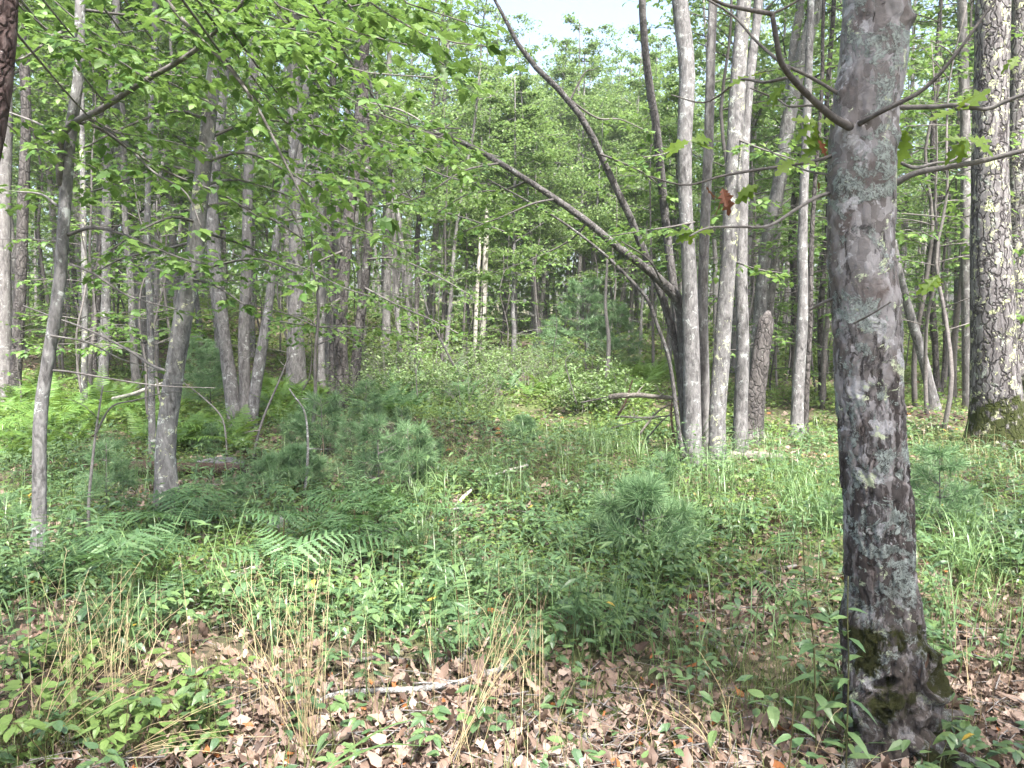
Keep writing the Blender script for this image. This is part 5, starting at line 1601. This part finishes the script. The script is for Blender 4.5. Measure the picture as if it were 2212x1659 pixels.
def grass_tuft(u, v, n, hgt, wid, lab, mat='grass', seed=0, bend=(.6, 2.2)):
    rng = np.random.default_rng(seed)
    b = G(u, v)
    r = thing('grass_tuft', lab, 'grass', b)
    for k in range(n):
        V, Fs = blade(rng.uniform(*bend), 9, wid)
        a = rng.uniform(0, 6.28); h = hgt * rng.uniform(.6, 1.1)
        V = V * np.array([1, h, h])
        R = rotm(a, -rng.uniform(0, .25), 1)
        me = mesh_np('blade', V @ R.T + np.array([rng.normal(0, .015), rng.normal(0, .015), -.01]), Fs, M[mat])
        obj('blade', me, r)
grass_tuft(1500, 1010, 16, .75, .012, 'broad grass tuft arching at the foot of the lichened clump', seed=1)
grass_tuft(1420, 1290, 5, .55, .012, 'single arching grass tuft before the bushy dwarf pine', seed=2)
grass_tuft(2085, 1265, 14, .42, .014, 'broad bladed grass tuft beside the grey oak', seed=3)
grass_tuft(1250, 1290, 7, .5, .010, 'loose grass tuft between leafy plants above the bare litter', seed=4)
grass_tuft(1380, 1020, 12, .6, .011, 'tuft of drooping grass before the dead branch pile', seed=5)
grass_tuft(1590, 985, 10, .6, .011, 'grass tuft bowing over the short grey log', seed=6)
grass_tuft(960, 1120, 14, .5, .010, 'dense bluish grass tuft beside the pale curved branch', seed=7)
def near_blades():
    b = np.array([-.38, 2.45, hz(-.38, 2.45)])
    r = thing('grass_tuft', 'two broad green grass blades reaching in from below over dead leaves', 'grass', b)
    for (u0, v0, u1, v1, w) in ((690, 1690, 930, 1545, .016), (700, 1680, 925, 1612, .014)):
        a, c = P(u0, v0, 2.2), P(u1, v1, 2.35)
        mid = (a + c) / 2 + np.array([0, 0, .05])
        path = smooth_path(np.array([b, a, mid, c]), 14)
        t = np.linspace(0, 1, 14)
        sd = np.array([.35, .3, .9]) / 1.0
        ww = (w * (1 - t ** 3))[:, None]
        V = np.vstack([path - sd * ww * .5, path + sd * ww * .5])
        Q = np.array([(i, i + 1, 14 + i + 1, 14 + i) for i in range(13)])
        obj('blade', mesh_np('blade', V - b, [Q], M['grass']), r)
near_blades()
def straw_tuft(lab, base_uv, tops, seed):
    rng = random.Random(seed)
    g = G(*base_uv)
    r = thing('dry_grass_tuft', lab, 'grass', g)
    for (u, v, dd) in tops:
        b = g + np.array([rng.gauss(0, .03), rng.gauss(0, .03), -.01]); b[2] = hz(b[0], b[1]) - .005
        e = P(u, v, g[1] + dd)
        mid = (b + e) / 2 + np.array([rng.gauss(0, .015), rng.gauss(0, .015), .03 + .02 * rng.random()])
        path = smooth_path(np.array([b, mid, e]), 12)
        mb = MB(); mb.add(*tube(path, np.linspace(.0017, .0008, 12), 4))
        for k in range(5):
            p = path[-1 - k] if k else e
            d_ = unit([rng.gauss(0, 1), rng.gauss(0, 1), .6])
            mb.add(*tube(np.array([p, p + d_ * rng.uniform(.012, .035)]), [.0009, .0004], 3, cap=False))
        obj('stalk', mb.mesh('stalk', M['straw'], g), r)
rs = random.Random(41)
straw_tuft('fan of tall straw stalks rising from bare litter', (655, 1640), [(rs.uniform(470, 720), rs.uniform(1190, 1420), rs.uniform(-.2, .25)) for _ in range(17)], 1)
straw_tuft('sheaf of straw stalks leaning over the lichen flecked stick', (985, 1655), [(rs.uniform(1060, 1170), rs.uniform(1270, 1420), rs.uniform(.0, .35)) for _ in range(12)], 2)
straw_tuft('straw stalks sprawling from the pale leafy corner', (60, 1640), [(rs.uniform(90, 420), rs.uniform(1180, 1520), rs.uniform(-.1, .5)) for _ in range(16)], 3)
straw_tuft('long bent straw stalks crossing low over dead leaves', (230, 1655), [(rs.uniform(380, 640), rs.uniform(1480, 1640), rs.uniform(-.2, .1)) for _ in range(9)], 4)
straw_tuft('few straw stalks in the fine grass by the oak', (1560, 1640), [(rs.uniform(1400, 1700), rs.uniform(1380, 1560), rs.uniform(-.1, .2)) for _ in range(6)], 5)

# ---------------------------------------------------------------- young pines
def pine_template(seed, hgt, whorls, L, nn, nlen=.085, nw=.0017):
    r = random.Random(seed); rng = np.random.default_rng(seed)
    wood = MB()
    top = np.array([r.gauss(0, .04) * hgt, r.gauss(0, .04) * hgt, hgt])
    wood.add(*tube(np.array([[0, 0, -.03], top * .5, top]), [.009 * hgt + .004, .006, .003], 6))
    segs = [(top * .8, top)]
    for k in range(whorls):
        f = .12 + .76 * k / max(whorls - 1, 1)
        for j in range(r.randint(4, 6)):
            a = r.uniform(0, 6.28)
            l = L * (1.05 - .75 * f) * r.uniform(.7, 1.15)
            p0 = top * f
            p1 = p0 + np.array([math.cos(a) * l, math.sin(a) * l, l * r.uniform(.25, .6)])
            wood.add(*tube(np.array([p0, p1]), [.004, .002], 4, cap=False))
            segs.append((p0 * .8 + p1 * .2, p1))
            for m in range(3):
                g = r.uniform(.35, .85); q0 = p0 + (p1 - p0) * g; b = a + r.choice((-1, 1)) * r.uniform(.5, 1.0); l2 = l * r.uniform(.3, .5)
                q1 = q0 + np.array([math.cos(b) * l2, math.sin(b) * l2, l2 * r.uniform(.1, .5)])
                wood.add(*tube(np.array([q0, q1]), [.0025, .0015], 3, cap=False))
                segs.append((q0 * .7 + q1 * .3, q1))
    per = max(nn // len(segs), 8)
    P_, Y_ = [], []
    for a, b in segs:
        t = rng.random(per)[:, None]
        P_.append(a + (b - a) * t)
        ax = unit(b - a)
        rd = rng.normal(0, 1, (per, 3)); rd /= np.linalg.norm(rd, axis=1)[:, None]
        Y_.append(rd * .9 + ax * .75)
    pos = np.concatenate(P_); Y = np.concatenate(Y_)
    N = rng.normal(0, 1, Y.shape)
    R = frames(Y, N, rng.uniform(.7, 1.15, len(Y)) * nlen)
    w = nw / nlen
    tv = np.array([(-w, 0, 0), (w, 0, 0), (w * .6, .7, -.05), (0, 1, -.1), (-w * .6, .7, -.05)])
    V, Fs = bake(tv, [np.array([(0, 1, 2, 4)]), np.array([(4, 2, 3)])], R, pos)
    mb = MB(); mb.add(V, Fs)
    return wood.mesh('trunk', M['twig']), mb.mesh('needles', M['needles'], smooth=False)
PINES = [pine_template(71, .6, 5, .36, 3800, .11, .0021), pine_template(72, .8, 6, .36, 4200, .11, .0021), pine_template(73, .45, 5, .42, 8500, .12, .0019), pine_template(74, 2.4, 11, 1.0, 12000, .14, .004)]
def pines():
    rng = random.Random(8)
    spots = [(1392, 1200, 150, 2, 'bushy dwarf pine with drooping needles above the bare litter'), (1430, 1075, 90, 0, 'small pine in tall grass behind the bushy dwarf pine'), (230, 1105, 150, 1, 'dark young pine beside the thin bent dead stem'),
             (640, 985, 95, 1, 'young pine close to the thin bent stick'), (700, 990, 130, 0, 'young pine at the edge of the low mound'), (820, 1085, 185, 1, 'open young pine with a tall leader before the mound'), (885, 1075, 150, 0, 'dense young pine standing among grass before the mound'),
             (600, 1060, 70, 2, 'tiny pine by the rotten log end'), (505, 1100, 70, 0, 'tiny dark pine between ferns and rotten log'), (462, 985, 75, 1, 'tiny pine in front of the three grey stems'), (2030, 1160, 200, 1, 'ragged young pine in dry grass beyond the grey oak'),
             (2075, 1140, 90, 0, 'low pine spreading beneath the massive oak'), (12, 1180, 110, 1, 'dark pine cut by the frame near the slim maple'), (1130, 950, 45, 2, 'very small dark pine on the leaf mound'), (870, 935, 50, 0, 'little pine on top of the low mound'),
             (430, 890, 170, 3, 'tall dark young pine behind the stout bowed trunk'), (455, 900, 150, 3, 'dark young pine crowding the three grey stems'), (560, 905, 60, 1, 'small pine behind the root of the grey stems'), (1265, 815, 215, 3, 'soft pale young pine beyond the shrub thicket'),
             (1325, 812, 160, 3, 'second soft young pine, lower, beyond the shrub thicket'), (1190, 800, 110, 3, 'young pine half hidden in the shrub thicket'), (790, 925, 100, 1, 'dark young pine in the fern hollow'), (650, 1050, 80, 2, 'low pine before the bent stick'), (1800, 1150, 80, 0, 'low young pine touching the grey oak trunk'),
             (940, 1010, 60, 0, 'small pine at the foot of the mound'), (760, 1000, 90, 1, 'young pine between its taller neighbours on the mound')]
    hts = [.6, .8, .45, 2.4]
    for u, v, hpx, k, lab in spots:
        b = G(u, v)
        s = hpx * b[1] / FPX / hts[k]
        r = thing('young_pine', lab, 'pine', b, 'young white pines')
        r.scale = (s,) * 3; r.rotation_euler = (0, 0, rng.uniform(0, 6.28))
        obj('trunk', PINES[k][0], r); obj('needles', PINES[k][1], r)
pines()

# ---------------------------------------------------------------- shrub thicket
def shrub_template(seed, hgt, nst, nl, bare=False):
    r = random.Random(seed); rng = np.random.default_rng(seed)
    wood = MB(); P_ = []
    for i in range(nst):
        a = r.uniform(0, 6.28); d = unit([math.cos(a) * .5, math.sin(a) * .5, 1]); q = [np.array([math.cos(a) * .06, math.sin(a) * .06, -.03])]
        L = hgt * r.uniform(.7, 1.1)
        for s in range(6):
            d = unit(d + np.array([r.gauss(0, .22), r.gauss(0, .22), r.gauss(0, .1)])); q.append(q[-1] + d * L / 6)
        q = np.array(q); wood.add(*tube(q, np.linspace(.009, .002, 7), 4, cap=False))
        for s in range(9):
            p0 = q[r.randint(2, 6)]; d2 = unit([r.gauss(0, 1), r.gauss(0, 1), r.uniform(-.1, .9)]); l = r.uniform(.12, .4) * hgt / 1.3
            p1 = p0 + d2 * l
            wood.add(*tube(np.array([p0, (p0 + p1) / 2 + np.array([0, 0, .02]), p1]), [.003, .002, .001], 3, cap=False))
            m = nl // (nst * 9) + 1
            t = rng.random(m)[:, None]
            P_.append(p0 + (p1 - p0) * t + rng.normal(0, .035, (m, 3)))
    pos = np.concatenate(P_)
    mb = MB()
    mb.add(*bake(*diamond(.15, .33), rand_frames(len(pos), .45, rng.uniform(.05, .10, len(pos)), rng), pos))
    return wood.mesh('branches', M['pale_twig']), mb.mesh('foliage', M['shrub_leaf'], smooth=False)
SHR = [shrub_template(81, 1.4, 7, 800), shrub_template(82, 1.1, 8, 750), shrub_template(83, 1.5, 9, 160)]
def shrubs():
    rng = random.Random(12)
    n = 0
    for i in range(52):
        u = rng.uniform(760, 1360); y = rng.uniform(12.5, 20)
        x = (u - 1106) / FPX * y
        tw = (850 < u < 1010 and y < 14.5)
        k = 2 if tw or rng.random() < .3 else rng.randrange(2)
        
        s = rng.uniform(.35, .95)
        side = 'near the twin dark trunk' if u < 900 else ('in the middle of the thicket' if u < 1120 else 'before the soft young pines')
        lab = f"{'low' if s < .55 else ('tall' if s > .8 else 'waist high')} {'twiggy half bare' if k == 2 else ('broad' if k == 1 else 'loose') + ' leafy'} shrub {side}, {'front' if y < 15 else ('middle' if y < 17.5 else 'rear')} row"
        r = thing('thicket_shrub', lab, 'shrub', (x, y, hz(x, y)), lab)
        r.scale = (s,) * 3; r.rotation_euler = (0, 0, rng.uniform(0, 6.28))
        obj('branches', SHR[k][0], r); obj('foliage', SHR[k][1], r)
shrubs()

# ---------------------------------------------------------------- tall asters by the oak
def aster(pts, d, lab, seed, nl, size):
    from mathutils import Matrix
    r = random.Random(seed)
    q = PB(pts, d)
    b = np.array([q[0][0], q[0][1], hz(q[0][0], q[0][1])])
    q[0] = b - np.array([0, 0, .02])
    root = thing('aster_plant', lab, 'plant', b)
    sp = smooth_path(q, 30)
    mb = MB(); mb.add(*tube(sp, np.linspace(.0035, .0018, 30), 6)); obj('stem', mb.mesh('stem', M['stem'], b), root)
    V = [strip_leaf(LANCE, .25, c, .05) for c in (.15, .35, .5)]
    V2 = [strip_leaf([(0, 0), (.13, .12), (.19, .36), (.12, .68), (0, 1)], .22, c, .05) for c in (.15, .35, .5)]
    ms = [mesh_np('leaf', v, f, M['aster']) for v, f in V + V2]
    for i in range(nl):
        f = .22 + .78 * i / nl
        p = sp[int(f * 29)]
        a = i * 2.4 + r.uniform(-.35, .35)
        y = unit([math.cos(a), math.sin(a), r.uniform(-.1, .35)])
        R = frames(y[None], np.array([[r.gauss(0, .2), r.gauss(0, .2), 1]]), np.array([size * (1.1 - .6 * f ** 3) * r.uniform(.8, 1.15)]))[0]
        mt = np.eye(4); mt[:3, :3] = R; mt[:3, 3] = p - b
        o = obj('leaf', ms[i % 6], root); o.matrix_local = Matrix(mt.tolist())
aster([(1832, 1560), (1833, 1450), (1831, 1350), (1832, 1245)], 2.45, 'upright aster with pointed leaves standing against the mossy oak foot', 1, 15, .10)
aster([(1768, 1520), (1758, 1400), (1742, 1280), (1735, 1180), (1733, 1110)], 2.75, 'taller aster with narrow leaves left of the mossy oak foot'.replace(' left of', ' growing beside'), 2, 20, .105)
aster([(1700, 1640), (1712, 1560), (1718, 1500)], 2.4, 'short aster shoot with few leaves in fine grass', 3, 7, .08)
aster([(1000, 1330), (985, 1270), (975, 1190)], 3.6, 'aster with narrow bluish leaves beside the fern patch', 4, 12, .11)
aster([(905, 1400), (925, 1340), (935, 1290)], 3.4, 'leafy aster leaning out of the seedlings beside the litter', 5, 10, .10)
aster([(1225, 1300), (1232, 1240), (1240, 1180)], 3.9, 'slim aster among tall grass above the litter', 6, 10, .10)

# ---------------------------------------------------------------- fallen wood and stones
def stick(name, lab, pts, mat, r0, r1, lift=.0, d=None, cat='branch', n=8, amp=.4, group=None, twigs=0, seed=0):
    r = random.Random(seed + len(lab))
    q = []
    for p in pts:
        if d is None:
            g = G(p[0], p[1]); g[2] += r0 * .7 + lift + (p[2] if len(p) > 2 else 0)
        else:
            g = P(p[0], p[1], d + (p[2] if len(p) > 2 else 0))
        q.append(g)
    q = np.array(q)
    b = q[0].copy(); b[2] = hz(b[0], b[1])
    sp = smooth_path(q, 34)
    rad = np.linspace(r0, r1, 34)
    V, Fs = wobble_tube(sp, rad, n, amp, 9 if r0 > .03 else 30, seed * 3.1, 1.0)
    mb = MB(); mb.add(V, Fs)
    if twigs:
        root = thing(name, lab, cat, b, group)
        obj('limb', mb.mesh('limb', M[mat], b), root)
        for k in range(twigs):
            i = r.randint(6, 32)
            dd = unit([r.gauss(0, 1), r.gauss(0, .6), r.uniform(-.1, .9)])
            L = r.uniform(.15, .55) * np.linalg.norm(sp[-1] - sp[0]) * .5
            tp = [sp[i]]
            for s in range(4):
                dd = unit(dd + np.array([r.gauss(0, .2), r.gauss(0, .2), r.gauss(0, .1)])); tp.append(tp[-1] + dd * L / 4)
            m2 = MB(); m2.add(*tube(np.array(tp), np.linspace(max(rad[i] * .5, .002), .0012, 5), 5))
            obj('twig', m2.mesh('twig', M[mat], b), root)
        return root
    o = obj(name, mb.mesh(name, M[mat], b), None, b)
    o['label'] = lab; o['category'] = cat
    if group: o['group'] = group
    return o
stick('fallen_log', 'rotten brown log lying flat behind the stout bowed trunk', [(286, 1028), (380, 1030), (480, 1030), (560, 1030), (645, 1032)], 'rotten', .075, .045, .03, cat='log', n=22, amp=.9)
stick('fallen_log', 'short grey log behind the foot of the lichened clump', [(1545, 998), (1610, 995), (1690, 1000)], 'dead', .075, .05, cat='log', n=20, amp=.6, seed=2)
stick('fallen_log', 'rotten log half buried in litter above the fine grass', [(1290, 1268), (1400, 1262), (1500, 1255), (1620, 1262)], 'rotten', .03, .03, -.005, cat='log', n=16, amp=.9, seed=3)
stick('fallen_log', 'crumbling flat slab of old wood among the dead leaves', [(1350, 1345), (1420, 1315), (1480, 1300), (1520, 1292)], 'rotten', .035, .03, -.012, cat='log', n=18, amp=1.1, seed=4)
stick('fallen_log', 'pinkish weathered log on the moss beyond the straight dark trunk', [(2035, 815), (2065, 805), (2095, 800)], 'dead', .10, .09, cat='log', n=18, amp=.5, seed=5)
stick('fallen_log', 'dark log resting on the slope under the wood', [(30, 828), (80, 832), (130, 840)], 'rotten', .06, .05, cat='log', n=14, seed=6)
stick('fallen_log', 'long log among trunks high on the slope', [(400, 752), (470, 757), (560, 765)], 'dead', .10, .07, .05, cat='log', n=14, seed=7)
stick('fallen_branch', 'pale peeled branch propped behind the stout bowed trunk', [(243, 862, 0), (290, 850, 0), (330, 835, .1), (360, 826, .2)], 'snag', .032, .025, d=D_of(243, 900), n=10, seed=8)
stick('fallen_branch', 'lichen flecked stick lying across the bare dead leaves', [(655, 1560), (720, 1525), (800, 1513), (900, 1508), (985, 1495), (1040, 1478), (1110, 1462)], 'birchy', .011, .014, .03, n=12, amp=.3, seed=9, twigs=3)
stick('fallen_branch', 'short stub of lichened stick beside the bare leaves', [(985, 1450), (1005, 1425), (1020, 1400)], 'birchy', .016, .012, .01, n=10, seed=10)
stick('fallen_branch', 'thin brown stick lying through the seedlings over the litter', [(760, 1440), (830, 1432), (900, 1440), (975, 1430)], 'twig', .010, .009, .01, seed=11)
stick('fallen_branch', 'long bent stick on the litter under the bushy dwarf pine', [(1330, 1330), (1380, 1300), (1480, 1278), (1580, 1268), (1660, 1242), (1720, 1235)], 'pale_twig', .008, .012, .015, n=10, seed=12)
stick('fallen_branch', 'curved whitish branch rising out of the grass in the clearing', [(985, 1108, .02), (1010, 1085, .04), (1045, 1062, .06), (1085, 1045, .08), (1140, 1035, .1)], 'snag', .016, .012, .02, n=10, seed=13)
stick('fallen_branch', 'pale crooked branch in the leaves behind the tall grass', [(760, 1190), (820, 1165), (880, 1150), (960, 1120), (1000, 1105)], 'birchy', .015, .011, .03, n=10, seed=14)
stick('fallen_branch', 'pale broken stick end showing between the ferns', [(500, 1260), (530, 1252), (565, 1240)], 'snag', .022, .018, .03, n=10, seed=15)
stick('fallen_branch', 'thin stick slanting across the litter near the fine grass', [(1050, 1580), (1120, 1560), (1200, 1530), (1240, 1500)], 'twig', .006, .004, .012, seed=16)
stick('fallen_branch', 'dark half buried branch at the edge of the fine grass', [(1900, 1690), (1960, 1650)], 'rotten', .03, .03, .0, seed=17)
stick('fallen_branch', 'light stick on the moss beyond the grey oak', [(1960, 910), (1990, 935), (2010, 950)], 'dead', .02, .015, .01, seed=18)
stick('fallen_branch', 'twig lying on the moss in front of the tilted trunk', [(2015, 925), (2040, 922), (2060, 935)], 'twig', .012, .008, .01, seed=19)
stick('fallen_branch', 'lichened stick pointing out of the litter toward the grass', [(1490, 1370), (1530, 1395), (1570, 1430), (1585, 1450)], 'birchy', .012, .009, .012, seed=20)
for k, (pts, r0) in enumerate((([(1315, 858), (1370, 853), (1430, 858), (1475, 862)], .05), ([(1330, 905), (1350, 870), (1366, 822)], .02), ([(1255, 870), (1300, 860), (1340, 850)], .014), ([(1340, 900), (1400, 902), (1470, 895)], .016), ([(1380, 940), (1420, 890), (1460, 868)], .02), ([(1395, 950), (1440, 900), (1480, 880)], .014), ([(1460, 960), (1450, 900), (1455, 830)], .022), ([(1320, 925), (1400, 905), (1450, 910)], .01))):
    stick('dead_branch', ('thick weathered limb on top of the dead branch pile', 'dark spike crossing the dead branch pile', 'thin limb reaching out of the dead branch pile toward the thicket', 'grey limb lying low in the dead branch pile', 'pale limb slanting up through the dead branch pile', 'thin grey limb slanting beside the pale one in the branch pile', 'rotten stake standing in the dead branch pile', 'fine twiggy limb at the foot of the dead branch pile')[k],
          pts, 'dead' if k in (0, 4) else ('rotten' if k in (1, 6) else 'twig'), r0 * .75, r0 * .4, d=d6 + .5 + .12 * (k % 3), n=10, amp=.9, twigs=7 if k in (0, 3, 4, 7) else 4, seed=30 + k)
for k, (pts, d, r0, lab) in enumerate((([(190, 1185), (192, 1080), (205, 950), (215, 880), (222, 835)], D_of(190, 1185), .013, 'thin bent dead stem standing in the ferns near the slim maple'),
                                  ([(205, 940), (240, 880), (290, 865), (350, 850), (390, 845)], D_of(190, 1185), .008, 'arched dead twig leaning from the thin bent stem'),
                                  ([(490, 988), (488, 945), (478, 900), (440, 860), (395, 825)], D_of(490, 988), .013, 'arching bare sapling bowed toward the stout trunk'),
                                  ([(548, 995), (553, 960), (570, 900), (600, 830), (625, 770), (630, 760)], D_of(548, 995), .017, 'slim crooked stem in front of the three grey stems'),
                                  ([(655, 1085), (663, 1020), (665, 950), (658, 890), (635, 855), (625, 840)], D_of(655, 1085), .015, 'crooked black and white dead stick standing among young pines'),
                                  ([(980, 790), (955, 740), (930, 690), (915, 640), (905, 610)], 12.8, .02, 'pale curved dead limb rising from the shrub thicket'),
                                  ([(905, 880), (900, 800), (930, 740)], 12.6, .010, 'thin grey stalk in the shrub thicket hollow'),
                                  ([(1245, 870), (1230, 820), (1222, 780), (1240, 760)], 12.6, .012, 'bent grey stalk at the thicket edge'),
                                  ([(1310, 820), (1315, 740), (1308, 660), (1312, 560)], 15.5, .05, 'bare dark stem before the soft pale pines'))):
    b = G(*pts[0]) if k not in (5, 6, 7, 8) else None
    st = stick('dead_sapling', lab, pts, 'pale_twig' if k != 4 else 'birchy', r0, r0 * .45, d=d, cat='sapling', n=9, amp=.35, twigs=4 if k in (0, 2, 3, 5) else 2, seed=50 + k)
for k, (u, v, w, vb, lab) in enumerate(((1047, 560, 14, 690, 'pale barkless snag in the far wood'), (1032, 600, 9, 690, 'thin pinkish barkless snag beside the taller pale one'))):
    d = 24.0
    simple_tree('dead_tree', lab, [[(u - 6, 745, w), (u - 4, 690, w), (u, 600, w * .9), (u + 4, 480 + 60 * k, w * .7), (u + 5, 440 + 60 * k, 3)]], d, ['snag'], n=10, crowns=False, amp=.2)
def stone(lab, u, v, rx, rz, seed, lift=.3, mat='rock'):
    b = G(u, v)
    import bmesh
    bm = bmesh.new(); bmesh.ops.create_icosphere(bm, subdivisions=4, radius=1.0)
    V = np.array([q.co[:] for q in bm.verts]); Fc = np.array([[q.index for q in f.verts] for f in bm.faces]); bm.free()
    nn = fbm(V * 1.4 + seed, 4) - .45
    V = V * (1 + .55 * nn)[:, None] * np.array([rx, rx * .8, rz])
    V[:, 2] += rz * lift
    o = obj('stone', mesh_np('stone', V, [Fc], M[mat]), None, b)
    o['label'] = lab; o['category'] = 'stone'
stone('grey rounded stone nearly hidden in the ferns', 600, 1150, .085, .10, 1)
stone('flat pale boulder covered in dead leaves behind the rotten log', 475, 1015, .26, .10, 2)
stone('small white flecked stone in the litter below the fine grass', 1275, 1608, .035, .03, 3)
stone('pale stone on bare litter near the lichened stick', 1385, 1640, .035, .025, 4)

# ---------------------------------------------------------------- summer haze hanging in the wood
def haze():
    x0, x1, y0, y1, z0, z1 = -110, 110, -14, 95, -2.5, 34
    V = [(x, y, z) for z in (z0, z1) for y in (y0, y1) for x in (x0, x1)]
    Fc = [(0, 2, 3, 1), (4, 5, 7, 6), (0, 1, 5, 4), (2, 6, 7, 3), (0, 4, 6, 2), (1, 3, 7, 5)]
    m, nt, out = new_mat('haze')
    pv = nt.nodes.new('ShaderNodeVolumePrincipled')
    pv.inputs['Color'].default_value = (0.93, 0.96, 0.97, 1)
    pv.inputs['Density'].default_value = 0.0010
    pv.inputs['Anisotropy'].default_value = 0.3
    nt.links.new(pv.outputs[0], out.inputs['Volume'])
    o = obj('haze', mesh_np('haze', np.array(V, float), [np.array(Fc)], m, False), None)
    o['kind'] = 'stuff'; o['label'] = 'thin bright summer haze hanging between the trees'; o['category'] = 'haze'
haze()
